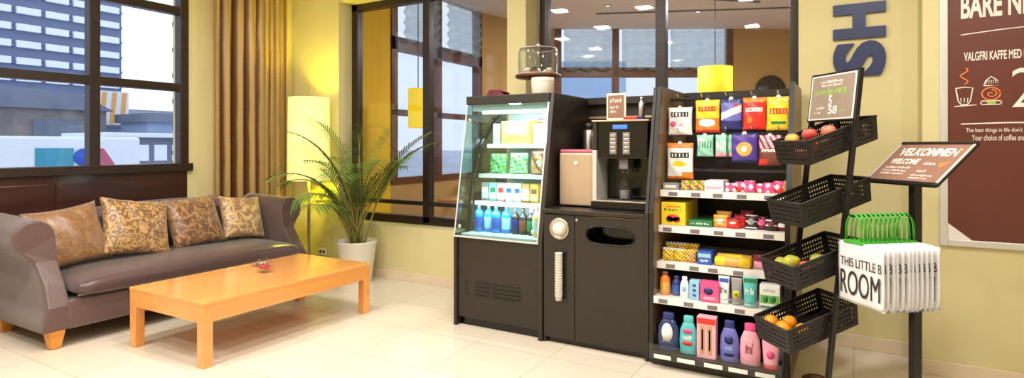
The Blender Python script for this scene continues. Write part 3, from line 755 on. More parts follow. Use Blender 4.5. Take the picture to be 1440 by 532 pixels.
bm = B(); box(bm, CX0+.03, CX1-.035, 4.70, 4.78, .71, 1.79); box(bm, CX0+.03, CX1-.035, 4.1, 4.70, 1.74, 1.79); box(bm, CX1-.05, CX1-.035, 4.05, 4.7, .76, 1.74)
box(bm, CX0+.03, CX1-.035, YF+.06, 4.7, .71, .735); new('liner', bm, 'linerw', t)
bm = B(); prism(bm, [(YF+.02, .74), (4.07, 1.79), (4.7, 1.79), (4.7, .74)], 'x', CX0+.004, CX0+.010); new('side_glass', bm, 'cglass', t)
bm = B()
arc = [(4.52, 1.72), (4.40, 1.64), (4.27, 1.51), (4.17, 1.38), (4.10, 1.22), (4.055, 1.0), (4.03, .85), (4.0, .74)]
for a, b in zip(arc, arc[1:]):
    prism(bm, [(a[0], a[1]), (a[0]+.03, a[1]+.0), (b[0]+.03, b[1]), (b[0], b[1])], 'x', CX0+.02, CX0+.045)
new('curved_gasket', bm, 'gloss', t)
bm = B(); prism(bm, [(YF, .715), (YF+.008, .715), (4.068, 1.80), (4.06, 1.80)], 'x', CX0+.002, CX1-.037); gd = new('glass_door', bm, 'cglass', t)
bm = B()
prism(bm, [(YF-.004, .715), (YF+.0, .715), (4.06, 1.80), (4.056, 1.80)], 'x', CX0+.002, CX0+.012); prism(bm, [(YF-.004, .715), (YF, .715), (4.06, 1.80), (4.056, 1.80)], 'x', CX1-.05, CX1-.038)
prism(bm, [(YF-.004, .715), (YF, .715), (YF+.002, .727), (YF-.002, .727)], 'x', CX0, CX1-.037); new('edge_strip', bm, 'alu', gd)
for (x, z) in ((CX0+.05, .80), (CX0+.05, 1.66), (CX1-.09, 1.66), (CX1-.09, .80)):
    bm = B(); lathe(bm, [(0, .012), (.014, .012), (.016, 0)], n=14); y = YF+(z-.715)*.175-.002
    bm.transform(Matrix.Translation((x, y, z)) @ Matrix.Rotation(PI/2, 4, 'X')); new('hinge_boss', bm, 'chrome', gd)
for z, yf in ((1.46, 4.30), (1.21, 4.17), (.985, 4.11)):
    bm = B(); box(bm, CX0+.05, CX1-.055, yf, 4.69, z-.012, z, .002); s_ = new('shelf', bm, 'linerw', t)
    bm = B(); box(bm, CX0+.05, CX1-.055, yf-.006, yf, z-.03, z+.004, .001); new('price_rail', bm, 'shelfw', s_)
bm = B(); box(bm, CX0+.1, CX1-.1, 4.14, 4.18, 1.715, 1.738, .004); new('lamp', bm, 'led', t)
area('cooler_tube', (-2.4, 4.2, 1.71), .6, 16, (.9, .97, 1), (math.radians(20), 0, 0), .05)
area('cooler_tube', (-2.4, 4.02, .955), .6, 8, (.9, .97, 1), (math.radians(90), 0, 0), .03)

def bottle(name, x, y, z, r, h, body, cap, label, cat='bottle', group=None, sy=1, lab=None, neck=.35, capr=None, lname=None):
    t = T(name, label, cat, (x, y, z), 0, group)
    hb = h*(1-.26); capr = capr or r*neck
    bm = B(); lathe(bm, [(0, 0), (r*.9, 0), (r, .01), (r, hb*.85), (r*.85, hb), (capr*.95, hb+.3*(h-hb)), (capr*.9, h*.93), (0, h*.93)], n=20, sy=sy); new('body', bm, body, t, True)
    bm = B(); lathe(bm, [(capr, h*.86), (capr*1.05, h*.87), (capr*1.05, h*.99), (capr*.8, h), (0, h)], n=16, sy=sy if capr > r*.6 else 1); new('cap', bm, cap, t, True)
    if lab:
        bm = B(); lathe(bm, [(r*1.012, hb*.2), (r*1.012, hb*.75)], n=20, sy=sy); new(lname or 'label_band', bm, lab, t, True)
    return t
def ovalbottle(x, y, z, r, h, body, cap, label, deco, group, sy=.5, capd=False, name='shampoo_bottle'):
    t = T(name, label, 'bottle', (x, y, z), 0, group)
    if capd:  # stands on its cap
        pr = [(0, 0), (r*.62, 0), (r*.66, h*.13), (r*.8, h*.15), (r, h*.4), (r*.97, h*.75), (r*.7, h*.95), (r*.3, h), (0, h)]
        cp = [(0, -.0), (r*.69, 0), (r*.70, h*.125), (0, h*.13)]
    else:
        pr = [(0, 0), (r*.85, 0), (r*.95, h*.03), (r, h*.35), (r*.92, h*.62), (r*.6, h*.80), (r*.5, h*.82), (0, h*.82)]
        cp = [(r*.5, h*.81), (r*.56, h*.82), (r*.54, h*.98), (r*.4, h), (0, h)]
    bm = B(); lathe(bm, pr, n=28, sy=sy); new('body', bm, body, t, True)
    bm = B(); lathe(bm, cp, n=24, sy=sy); new('cap', bm, cap, t, True)
    for (dz, dw, dh, m_, kind) in deco:
        bm = B()
        if kind == 'o': lathe(bm, [(0, 0), (1, 0), (1, .002), (0, .002)], n=24); bm.transform(Matrix.Translation((0, -r*sy-.0005, h*dz)) @ Matrix.Rotation(PI/2, 4, 'X') @ Matrix.Diagonal((dw, dh, 1, 1)))
        else:
            scrib(bm, -dw, -dh, dw*2, dh*2, 6); bm.transform(Matrix.Translation((0, -r*sy-.0006, h*dz)) @ Matrix.Rotation(PI/2, 4, 'X'))
        new('print', bm, m_, t, True)
    return t
def tubep(x, y, z, w_, h, body, cap, label, deco=[], group=None, up=False):
    """soft tube standing on its cap, crimped flat at the top"""
    t = T('cosmetic_tube', label, 'tube', (x, y, z), 0, group)
    c0 = h*.14
    bm = B()
    def F(u, v):
        a = 2*PI*u; th = (1-v)**.8*.8+.05
        return (w_/2*(.8+.2*v)*math.cos(a), w_/2*.75*th*math.sin(a), c0+(h-c0)*v)
    grid(bm, F, 24, 12, closeu=True); bmesh.ops.holes_fill(bm, edges=[e for e in bm.edges if len(e.link_faces) == 1]); new('body', bm, body, t, True)
    bm = B(); lathe(bm, [(0, 0), (w_*.40, 0), (w_*.41, c0*.95), (0, c0)], n=22, sy=.72); new('cap', bm, cap, t, True)
    for (dz, dw, dh, m_, kind) in deco:
        bm = B()
        if kind == 'o': lathe(bm, [(0, 0), (1, 0), (1, .002), (0, .002)], n=20); bm.transform(Matrix.Rotation(PI/2, 4, 'X') @ Matrix.Diagonal((dw, dh, 1, 1)))
        elif kind == 'b': box(bm, -dw, dw, -.001, .001, -dh, dh)
        else: scrib(bm, -dw, -dh, dw*2, dh*2, 5); bm.transform(Matrix.Rotation(PI/2, 4, 'X'))
        zz = h*dz; vv = (zz-c0)/(h-c0); yy = w_/2*.75*((1-vv)**.8*.8+.05)
        bm.transform(Matrix.Translation((0, -yy-.002, zz)) @ Matrix.Rotation(-math.atan2(w_*.3, h), 4, 'X')); new('print', bm, m_, t, True)
    return t
def carton(name, x0, x1, y0, y1, z, h, m_, label, deco=[], cat='box', group=None, rz=0):
    """printed carton with a tuck flap line; deco: (u,v,w,h,mat,kind) on the front face"""
    w_ = x1-x0; d_ = y1-y0
    t = T(name, label, cat, ((x0+x1)/2, (y0+y1)/2, z), rz, group)
    bm = B(); box(bm, -w_/2, w_/2, -d_/2, d_/2, 0, h, min(.003, h*.1)); box(bm, -w_/2+.004, w_/2-.004, -d_/2+.003, d_/2-.012, h, h+.0012); new('carton', bm, m_, t, True)
    for (u, v, dw, dh, mm, kind) in deco:
        bm = B()
        if kind == 'o': lathe(bm, [(0, 0), (1, 0), (1, .0015), (0, .0015)], n=20); bm.transform(Matrix.Diagonal((dw*w_/2, dh*h/2, 1, 1)))
        elif kind == 'b': box(bm, -dw*w_/2, dw*w_/2, -dh*h/2, dh*h/2, 0, .0012, .0004)
        else: scrib(bm, -dw*w_/2, -dh*h/2, dw*w_, dh*h, 7)
        bm.transform(Matrix.Translation((-w_/2+u*w_, -d_/2-.0002, v*h)) @ Matrix.Rotation(PI/2, 4, 'X')); new('print', bm, mm, t, True)
    return t
def pouch(name, cx, y, z0, w_, h, th, mats, fn, label, cat='snack bag', group=None, hang=True, rx=0, rz=0):
    """crimped foil bag, fn(u,v) picks the print colour"""
    t = T(name, label, cat, (cx, y, z0), rz, group)
    bm = B()
    def F(sg):
        def G(u, v):
            a = (u-.5)*2; b = (v-.5)*2
            k = max(0, (1-abs(a)**2.6)*(1-abs(b)**3))**.6
            z = v*h; cr_ = .0025*math.sin(u*60)*(abs(b) > .88)
            wv = .004*math.sin(a*5+b*7)*k
            return (a*w_/2*(1-.05*(1-b*b)), sg*(th/2*k+wv)+cr_, z)
        return G
    grid(bm, F(-1), 30, 34, fn); grid(bm, F(1), 30, 34, lambda u, v: 0)
    bmesh.ops.remove_doubles(bm, verts=bm.verts[:], dist=.0006); bmesh.ops.recalc_face_normals(bm, faces=bm.faces[:])
    o = new('bag', bm, mats, t, True)
    if hang:
        bm = B(); box(bm, -.016, .016, -.006, -.003, h-.012, h+.035, .002); new('hang_tab', bm, 'clear', t, True)
        bm = B(); lathe(bm, [(0, 0), (.015, 0), (.015, .003), (0, .003)], n=16); bm.transform(Matrix.Translation((0, -.008, h-.004)) @ Matrix.Rotation(PI/2, 4, 'X')); new('price_sticker', bm, 'shelfw', t, True)
    t.rotation_euler = (rx, 0, rz)
    return t
g = 'goods in the display cooler'
YC = 4.4
carton('food_box', -2.63, -2.36, 4.34, 4.6, 1.461, .20, 'cgd', 'pale yellow box on the top shelf of the display cooler', [(.5, .6, .7, .3, 'cw', 'b'), (.5, .3, .5, .12, 'cbr', 's')], group=g)
carton('food_box', -2.32, -2.14, 4.34, 4.6, 1.461, .17, 'cw', 'white box on the top shelf of the display cooler', [(.5, .5, .6, .3, 'clb', 'b')], group=g)
carton('food_box', -2.72, -2.65, 4.34, 4.6, 1.461, .18, 'cgr', 'narrow grey box at the left of the cooler top shelf', [(.5, .5, .6, .3, 'cw', 'b')], group=g)
def salad(u, v): return 1 if math.sin(u*23+v*9)+math.sin(v*31-u*7) > .5 else (2 if math.sin(u*41+v*5) > .8 else 0)
pouch('salad_bag', -2.64, 4.30, 1.212, .17, .17, .08, ['cg', 'cmt', 'cdg'], salad, 'dark green salad bag at the left of the cooler middle shelf', group=g, hang=False, rx=-.1)
pouch('salad_bag', -2.44, 4.30, 1.212, .18, .18, .08, ['cmt', 'cg', 'cy'], salad, 'light green and yellow salad bag in the middle of the cooler shelf', group=g, hang=False, rx=-.1)
pouch('bread_bag', -2.22, 4.29, 1.212, .20, .20, .1, ['ctan', 'cbr', 'cw'], lambda u, v: 1 if v > .75 or math.sin(u*12+v*9) > .75 else (2 if (u-.5)**2+(v-.45)**2 < .02 else 0), 'brown paper-wrapped sandwich at the right of the cooler middle shelf', group=g, hang=False, rx=-.1)
for k, (m_, l) in enumerate((('cgr', 'grey carton'), ('cmt', 'pale mint carton'), ('clp', 'pink carton'), ('cw', 'white carton'), ('cw', 'white and blue carton'), ('ctan', 'brown carton'), ('cgd', 'golden carton'))):
    x = -2.72+k*.078
    carton('drink_carton', x, x+.07, 4.16, 4.24, .986, .155, m_, l+' on the cooler shelf above the bottles, %s' % ['first from the left', 'second from the left', 'third from the left', 'fourth from the left', 'middle of the row', 'second from the right end', 'nearest the right end'][k], [(.5, .6, .7, .25, ['cw', 'cdg', 'cr', 'cb', 'cb', 'cw', 'cbr'][k], 'b'), (.5, .3, .6, .14, 'cgr', 's')], cat='carton', group=g)
M['wblue'] = mat('blue_bottle_plastic', (40, 130, 215), .15, noise=.1, nscale=20)
M['juice'] = mat('juice', (236, 206, 130), .2, noise=.1)
for k in range(4):
    bottle('water_bottle', -2.705+k*.085, 4.10+.02*(k % 2), .736, .040, .225, 'wblue', 'cb', 'blue water bottle at the bottom of the cooler, '+['leftmost of four', 'second from the left', 'third from the left', 'rightmost of four'][k], group='blue water bottles', lab='clb' if k % 2 else 'cb')
for k in range(3):
    bottle('cola_bottle', -2.365+k*.072, 4.12, .736, .034, .21, 'ck', ['cb', 'ck', 'cw'][k], 'dark drink bottle with a '+['blue cap, left of three', 'black cap, middle of three', 'white cap, beside the juice'][k], group='dark drink bottles', lab=['cdb', 'cbr', 'cdg'][k])
bottle('juice_bottle', -2.145, 4.07, .736, .034, .235, 'juice', 'cr', 'pale yellow juice bottle with a red cap at the cooler bottom', group=None, lab='cw')
bottle('milk_bottle', -2.07, 4.12, .736, .032, .21, 'cw', 'cb', 'white milk bottle at the lower right of the cooler', group=None, lab='clb')
# things on top of the cooler
ZT = 1.862
t = T('cake_stand', 'wooden cake stand with a glass dome full of pastries on the cooler', 'cake stand', (-2.33, 4.45, ZT))
bm = B(); lathe(bm, [(0, 0), (.07, 0), (.07, .012), (.03, .03), (.02, .06), (.025, .10), (.06, .15), (.19, .165), (.20, .18), (.195, .19), (0, .185)], n=36); new('stand', bm, 'frame2', t, True)
bm = B(); lathe(bm, [(.172, .195), (.172, .38), (.16, .415), (.13, .425), (0, .43), (0, .425), (.13, .42), (.156, .41), (.168, .38), (.168, .195), (.172, .195)], n=40); d_ = new('glass_dome', bm, 'clear', t, True)
bm = B(); tube(bm, [(.17*math.cos(a*2*PI/32), .17*math.sin(a*2*PI/32), .197) for a in range(33)], .004, 6); tube(bm, [(.158*math.cos(a*2*PI/32), .158*math.sin(a*2*PI/32), .414) for a in range(33)], .003, 6); ell(bm, (0, 0, .445), (.018, .018, .018), 12, 8); new('dome_rim', bm, 'alu', d_, True)
rp = random.Random(5)
for k in range(9):
    a = k*.7; rr = .105 if k < 8 else 0
    t2 = T('pastry', ['cream-topped pastry', 'dark brown pastry', 'golden pastry'][k % 3]+' under the glass cake dome, '+['right edge', 'right back', 'back right', 'back left', 'left back', 'left front', 'front left', 'front middle', 'at the centre'][k], 'pastry', (-2.33+rr*math.cos(a), 4.45+rr*math.sin(a), ZT+.19), 0, 'pastries under the dome')
    bm = B(); ell(bm, (0, 0, .022), (.034, .034, .022), 14, 8); new('bun', bm, ['ctan', 'cbr', 'cgd'][k % 3], t2, True)
    bm = B(); ell(bm, (0, 0, .045), (.024, .024, .016), 12, 6, fn=lambda p: p*(1+.15*math.sin(6*math.atan2(p.y, p.x)))); new('topping', bm, ['cw', 'ck', 'cw'][k % 3], t2, True)
t = T('white_pot', 'small round white ceramic pot beside the cake stand', 'pot', (-2.17, 4.22, ZT))
bm = B(); lathe(bm, [(0, 0), (.08, 0), (.088, .01), (.092, .12), (.09, .135), (.082, .135), (.08, .02), (0, .015)], n=32); new('pot', bm, 'white_c', t, True)
bm = B(); lathe(bm, [(.091, .10), (.0945, .105), (.0945, .118), (.091, .12)], n=32); new('rim_band', bm, 'white_c', t, True)
t = T('napkin_stack', 'dark red folded napkins on the left end of the cooler top', 'napkins', (-2.68, 4.4, ZT))
for k in range(3):
    bm = B(); prism(bm, [(-.1+.01*k, .0), (.1-.012*k, 0), (.06-.01*k, .022), (-.07, .026)], 'y', -.1, .08, bev=.003); bm.transform(Matrix.Rotation(.12*k, 4, 'Z') @ Matrix.Translation((0, 0, .024*k))); new('napkin', bm, 'cdr', t, True)
# ------------------------------------------------------------------ coffee cabinet
t = T('coffee_cabinet', 'black coffee station cabinet with an oval bin opening beside the cooler', 'cabinet', (-1.58, 4.3, 0))
KX0, KX1 = -1.985, -1.19
bm = B(); prism(bm, [(YF-.01, 0), (YF-.01, .99), (4.07, 1.86), (4.8, 1.86), (4.8, 0)], 'x', KX1-.025, KX1, bev=.003); new('side_panel', bm, 'black', t)
bm = B(); prism(bm, [(YF+.01, 0), (YF+.01, .96), (4.8, .96), (4.8, 0)], 'x', KX0, KX0+.02); new('side_panel', bm, 'black', t)
bm = B(); box(bm, KX0, KX1-.025, 4.77, 4.8, .9, 1.86); box(bm, KX0, KX1-.025, 4.70, 4.80, 1.80, 1.86, .003); new('back_panel', bm, 'black', t)
bm = B(); box(bm, KX0, KX1-.025, 4.74, 4.765, 1.68, 1.70, .003); new('rail', bm, 'beige', t)
bm = B(); box(bm, KX0, KX1-.025, YF-.015, 4.77, .955, .985, .004); new('worktop', bm, 'black', t)
bm = B(); box(bm, KX0+.02, KX1-.025, YF+.04, 4.77, 0, .05); new('plinth', bm, 'gloss', t)
bm = B(); box(bm, KX0+.004, -1.735, YF, YF+.02, .045, .945, .002)
dn = new('narrow_door', bm, 'black', t)
# wide door with a real oval opening
bm = B(); ox, oz, ow, oh = -1.465, .82, .178, .062
N_ = 32; ov = []
for k in range(N_):
    a = 2*PI*k/N_; c_, s_ = math.cos(a), math.sin(a)
    ov.append((ox+math.copysign(ow*abs(c_)**.55, c_), oz+math.copysign(oh*abs(s_)**.75, s_)))
x0, x1, z0, z1 = -1.729, KX1-.027, .045, .945
outer = []
for (a, b) in ov:
    dx, dz = a-ox, b-oz
    tt = min([v for v in (((x1-ox)/dx if dx > 1e-6 else 9e9), ((x0-ox)/dx if dx < -1e-6 else 9e9), ((z1-oz)/dz if dz > 1e-6 else 9e9), ((z0-oz)/dz if dz < -1e-6 else 9e9))])
    outer.append((ox+dx*tt, oz+dz*tt))
vi = [bm.verts.new((p[0], YF, p[1])) for p in ov]; vo = [bm.verts.new((p[0], YF, p[1])) for p in outer]; vb = [bm.verts.new((p[0], YF+.02, p[1])) for p in ov]
cs = {(x1, z1): None, (x0, z1): None, (x0, z0): None, (x1, z0): None}
for c in cs: cs[c] = bm.verts.new((c[0], YF, c[1]))
for k in range(N_):
    j = (k+1) % N_
    bm.faces.new([vi[k], vi[j], vb[j], vb[k]])
    a, b = outer[k], outer[j]
    corner = None
    for c in cs:
        onx = lambda p: abs(p[0]-c[0]) < 1e-6; onz = lambda p: abs(p[1]-c[1]) < 1e-6
        if (onx(a) and onz(b) and not onx(b)) or (onz(a) and onx(b) and not onz(b)): corner = cs[c]
    bm.faces.new([vi[k], vo[k], corner, vo[j], vi[j]] if corner else [vi[k], vo[k], vo[j], vi[j]])
bmesh.ops.recalc_face_normals(bm, faces=bm.faces[:])
wd = new('wide_door', bm, 'black', t)
bm = B(); tube(bm, [(p[0], YF-.002, p[1]) for p in ov]+[(ov[0][0], YF-.002, ov[0][1])], .005, 6); new('opening_rim', bm, 'gloss', wd)
bm = B(); box(bm, ox-.2, ox+.2, YF+.02, YF+.16, oz-.1, oz+.08); bm.faces.ensure_lookup_table()
bmesh.ops.delete(bm, geom=[f for f in bm.faces if f.normal.y < -.9 or abs(f.calc_center_median().y-(YF+.02)) < 1e-4], context='FACES'); new('bin_chute', bm, 'gloss', wd)
bm = B(); lathe(bm, [(.078, 0), (.08, .008), (.07, .014), (.062, .006), (.05, .006), (0, .006)], n=36); bm.transform(Matrix.Translation((-1.852, YF, .845)) @ Matrix.Rotation(PI/2, 4, 'X')); kb = new('round_lid', bm, 'steel', dn)
bm = B(); lathe(bm, [(.046, 0), (.046, .03), (.036, .05), (0, .054)], n=28); bm.transform(Matrix.Translation((-1.845, YF-.004, .848)) @ Matrix.Rotation(PI/2, 4, 'X'))
lathe(bm, [(0, 0), (.028, .0), (.028, .012), (0, .016)], n=20); 
bm.verts.ensure_lookup_table()
for v in bm.verts[-42:]:
    pass
new('lid_knob', bm, 'white_c', kb)
bm = B(); box(bm, -1.888, -1.795, YF-.004, YF+.0, .305, .70, .001); new('recess', bm, 'gloss', dn)
t2 = T('cup_stack', 'tall stack of white paper cups in the slot of the narrow cabinet door', 'cup stack', (-1.842, YF-.034, .33))
for k in range(17):
    bm = B(); lathe(bm, [(0, .0), (.022, 0), (.027, .035), (.029, .036), (.029, .04), (.026, .04), (.0, .006)], cz=k*.019, n=20); new('cup', bm, 'white_c', t2, True)
bm = B(); lathe(bm, [(0, 0), (.012, 0), (.01, .008), (0, .01)], n=12); bm.transform(Matrix.Translation((-1.715, YF, .915)) @ Matrix.Rotation(PI/2, 4, 'X')); new('lock', bm, 'steel', wd)
ZK = .986
t = T('milk_cooler', 'beige metal milk cooler box with a pink lid on the coffee counter', 'appliance', (-1.82, 4.2, ZK))
bm = B(); box(bm, -1.955, -1.675, 4.08, 4.35, ZK+.01, ZK+.41, .012); new('body', bm, 'beige', t)
bm = B(); box(bm, -1.950, -1.680, 4.085, 4.345, ZK+.41, ZK+.435, .008); new('lid', bm, 'pink', t)
bm = B(); box(bm, -1.83, -1.80, 4.074, 4.08, ZK+.32, ZK+.345, .002); new('badge', bm, 'shelfw', t)
bm = B()
for x in (-1.93, -1.70):
    for y in (4.1, 4.33): lathe(bm, [(0, 0), (.015, 0), (.015, .012), (0, .012)], x, y, ZK, n=10)
new('foot', bm, 'gloss', t)
for k, (x, y) in enumerate(((-1.885, 4.5), (-1.79, 4.53))):
    t = T('steel_flask', ['left steel vacuum flask behind the milk cooler', 'right steel vacuum flask behind the milk cooler'][k], 'flask', (x, y, ZK), 0, 'steel flasks')
    bm = B(); lathe(bm, [(0, 0), (.045, 0), (.048, .01), (.048, .58), (.04, .60), (0, .60)], n=24); new('body', bm, 'steel', t, True)
    bm = B(); lathe(bm, [(.043, .60), (.045, .605), (.045, .645), (.03, .66), (0, .66)], n=24); new('lid', bm, 'blackm', t, True)
t = T('coffee_machine', 'black automatic coffee machine with a blue display on the counter', 'coffee machine', (-1.46, 4.2, ZK))
bm = B(); box(bm, -1.64, -1.26, 4.28, 4.62, ZK+.02, ZK+.64, .006); box(bm, -1.64, -1.26, 4.08, 4.28, ZK+.37, ZK+.64, .006); new('body', bm, 'gloss', t)
bm = B(); box(bm, -1.675, -1.642, 4.06, 4.6, ZK+.02, ZK+.43, .004); new('side_strip', bm, 'alu', t)
bm = B(); box(bm, -1.675, -1.642, 4.07, 4.6, ZK+.432, ZK+.64, .004); new('side_cover', bm, 'black', t)
bm = B(); box(bm, -1.68, -1.245, 4.06, 4.62, ZK+.64, ZK+.652, .003); new('top_plate', bm, 'beige', t)
bm = B(); box(bm, -1.675, -1.24, 4.03, 4.3, ZK+.003, ZK+.055, .006); tr = new('drip_tray', bm, 'gloss', t)
bm = B(); box(bm, -1.67, -1.245, 4.025, 4.2, ZK+.055, ZK+.066, .002); new('tray_grille', bm, 'steel', tr)
bm = B(); box(bm, -1.52, -1.41, 4.072, 4.08, ZK+.585, ZK+.615, .002); new('display', bm, 'blue_led', t)
for x in (-1.545, -1.445):
    bm = B(); box(bm, x, x+.055, 4.073, 4.08, ZK+.40, ZK+.56, .003); bt = new('button_strip', bm, 'tag', t)
    for k in range(5):
        bm = B(); box(bm, x+.008, x+.047, 4.068, 4.074, ZK+.412+k*.029, ZK+.43+k*.029, .002); new('button', bm, 'steel', bt)
bm = B(); box(bm, -1.49, -1.42, 4.12, 4.27, ZK+.29, ZK+.37, .008); tube(bm, [(-1.47, 4.17, ZK+.29), (-1.47, 4.17, ZK+.26)], .008, 8); tube(bm, [(-1.44, 4.17, ZK+.29), (-1.44, 4.17, ZK+.26)], .008, 8); new('spout', bm, 'tag', t)
t = T('glass_cup', 'clear glass cup under the coffee machine spout', 'cup', (-1.455, 4.15, ZK+.067))
bm = B(); lathe(bm, [(0, 0), (.04, 0), (.048, .15), (.045, .15), (.038, .006), (0, .006)], n=24); new('glass', bm, 'clear', t, True)
bm = B(); lathe(bm, [(0, .007), (.036, .007), (.04, .07), (0, .07)], n=24); new('water', bm, 'cgr', t, True)
t = T('menu_card', 'small brown card in a white frame standing on the coffee machine', 'sign', (-1.52, 4.15, ZK+.653))
bm = B(); box(bm, -.075, .075, -.006, .006, 0, .2, .003); new('frame', bm, 'white_c', t, True)
bm = B(); box(bm, -.062, .062, -.009, -.006, .018, .184); new('card', bm, 'signbr', t, True)
bm = B(); scrib(bm, -.045, .13, .09, .03, 7); scrib(bm, -.045, .085, .07, .022, 6); scrib(bm, -.045, .055, .05, .018, 5); bm.transform(Matrix.Translation((0, -.0092, 0)) @ Matrix.Rotation(PI/2, 4, 'X')); new('print', bm, 'ink', t, True)
bm = B(); prism(bm, [(.006, 0), (.08, 0), (.006, .12)], 'x', -.01, .01); new('prop', bm, 'white_c', t, True)
bottle('syrup_bottle', -1.345, 4.2, ZK+.653, .024, .17, 'steel', 'steel', 'slim steel bottle on top of the coffee machine', neck=.45)
t = T('packet', 'small red and white packet on the coffee machine top, right side', 'packet', (-1.36, 4.09, ZK+.653))
bm = B(); box(bm, -.08, .02, -.02, .02, 0, .02, .004); new('packet', bm, 'cr', t, True)
bm = B(); box(bm, .021, .07, -.02, .02, 0, .02, .004); new('packet_end', bm, 'cdb', t, True)
# ------------------------------------------------------------------ snack shelf
RX0, RX1 = -1.18, -.33
t = T('snack_shelf', 'tall black retail shelf unit filled with snacks and toiletries', 'shelf unit', (-.75, 4.3, 0))
for (a, b) in ((RX0, RX0+.022), (RX1-.022, RX1)):
    bm = B(); prism(bm, [(YF+.0, 0), (YF, 1.0), (4.07 if a < -1 else 4.2, 1.865), (4.8, 1.865), (4.8, 0)], 'x', a, b, bev=.002); sp = new('side_panel', bm, 'panelb', t)
    bm = B(); yt = 4.07 if a < -1 else 4.2
    prism(bm, [(YF-.012, 0), (YF-.012, 1.0), (yt-.012, 1.865), (yt+.004, 1.865), (YF+.002, 1.0), (YF+.002, 0)], 'x', a-.004, b+.004); new('edge_trim', bm, 'blackm', sp)
bm = B(); box(bm, RX0+.022, RX1-.022, 4.76, 4.79, .1, 1.8); box(bm, RX0+.022, RX1-.022, 4.72, 4.80, 1.74, 1.868, .004); new('back_panel', bm, 'black', t)
bm = B(); box(bm, RX0+.022, RX1-.022, YF-.03, 4.75, 0, .085, .003); new('plinth', bm, 'black', t)
SH = [(1.145, 4.02), (.905, 3.98), (.665, 3.94), (.445, 3.86), (.11, 3.76)]
for i, (z, yf) in enumerate(SH):
    bm = B(); box(bm, RX0+.024, RX1-.024 if i < 4 else RX1+.0, yf+.01, 4.75, z-.02, z-.001, .002); s_ = new('shelf', bm, 'black' if i == 4 else 'shelfw', t)
    bm = B(); box(bm, RX0+.024, RX1-.024, yf, yf+.008, z-.045, z-.001 if i == 4 else z+.002, .001); new('price_rail', bm, 'shelfw' if i < 4 else 'clear', s_)
    rr = random.Random(i)
    for k in range(5):
        x = RX0+.05+k*.155+rr.uniform(0, .04)
        bm = B(); box(bm, x, x+.06+(.05 if i == 4 else 0), yf-.003, yf, z-.038, z-.012, .001); new('price_tag', bm, 'tag' if i < 4 else 'white', s_)
    if i >= 3:
        bm = B(); box(bm, RX0+.024, RX1-.024, yf+.001, yf+.004, z, z+.05); new('front_guard', bm, 'clear', s_)
    if i > 0 and i < 3:
        pass
for z in (1.30, 1.13-.09, .83):
    pass
bm = B(); box(bm, RX0+.02, RX1-.02, 4.55, 4.57, 1.255, 1.275, .003); new('cross_bar', bm, 'tag', t)
YH = 4.17
for z in (1.775, 1.545):
    bm = B(); box(bm, RX0+.02, RX1-.02, 4.30, 4.32, z, z+.02, .003); hb = new('hook_bar', bm, 'blackm', t)
    for k in range(5):
        x = RX0+.12+k*.16
        bm = B(); tube(bm, [(x, 4.30, z+.01), (x, 4.14, z+.012), (x, 4.11, z+.03)], .004, 6); new('hook', bm, 'chrome', hb)
def lg(u, v, cu, cv, a, b): return ((u-cu)/a)**2+((v-cv)/b)**2 < 1
def script(u, v, cv, hh, ph=0):  # blocky illegible lettering
    return abs(v-cv) < hh and .14 < u < .86 and (math.sin(u*46+ph) > -.25 or abs(abs(v-cv)-hh*.8) < hh*.25)
G1 = 'snack bags hanging in the top rows'
pouch('snack_bag', -1.055, YH, 1.525, .17, .195, .05, ['cw', 'ck', 'cpk', 'clp'], lambda u, v: 1 if script(u, v, .74, .09) else 2 if lg(u, v, .24, .4, .14, .1) else 3 if lg(u, v, .55, .35, .1, .06) else 0, 'white bag with black lettering and a pink spot, top left of the snack shelf', group=G1)
pouch('snack_bag', -.868, YH, 1.54, .165, .225, .055, ['cy', 'cr', 'co', 'cw'], lambda u, v: 1 if script(u, v, .72, .08) or v < .1 else 2 if v < .45 and not lg(u, v, .5, .3, .35, .12) else 3 if lg(u, v, .5, .3, .35, .12) else 0, 'yellow and orange snack bag with red lettering, second in the top row', group=G1)
pouch('snack_bag', -.713, YH, 1.555, .138, .215, .05, ['clv', 'cw', 'cdb', 'cr'], lambda u, v: 1 if abs(v-.55-.25*(u-.5)) < .11 else 2 if v < .28 or v > .86 else 3 if lg(u, v, .75, .7, .12, .12) else 0, 'blue, white and red striped snack bag in the middle of the top row', group=G1)
pouch('snack_bag', -.567, YH, 1.555, .148, .215, .055, ['cr', 'cw', 'co'], lambda u, v: 1 if script(u, v, .62, .06) else 2 if v > .86 or lg(u, v, .3, .3, .12, .1) else 0, 'bright red snack bag, fourth in the top row', group=G1)
pouch('snack_bag', -.42, YH, 1.55, .152, .22, .055, ['cy', 'cr', 'cgd', 'cdg'], lambda u, v: 1 if script(u, v, .56, .09) else 3 if abs(v-.22) < .04 and .2 < u < .8 else 2 if v > .78 and math.sin(u*30)*math.sin(v*60) > 0 else 0, 'yellow snack bag with red lettering at the right end of the top row', group=G1)
pouch('snack_bag', -1.045, YH-.04, 1.215, .185, .255, .06, ['cw', 'co', 'ck', 'cy'], lambda u, v: 1 if v > .84 or v < .08 or (v < .2 and u > .6) else 2 if script(u, v, .66, .08) else 3 if lg(u, v, .5, .42, .28, .08) else 0, 'large white bag with orange ends below the white and pink bag', group=G1)
pouch('snack_bag', -.885, YH, 1.375, .115, .15, .04, ['cmt', 'cdg', 'cw'], lambda u, v: 1 if abs(v-.55) < .16 and math.sin(u*38) > .2 else 2 if lg(u, v, .25, .7, .2, .16) else 0, 'left of the two small mint green bags in the second row', group=G1)
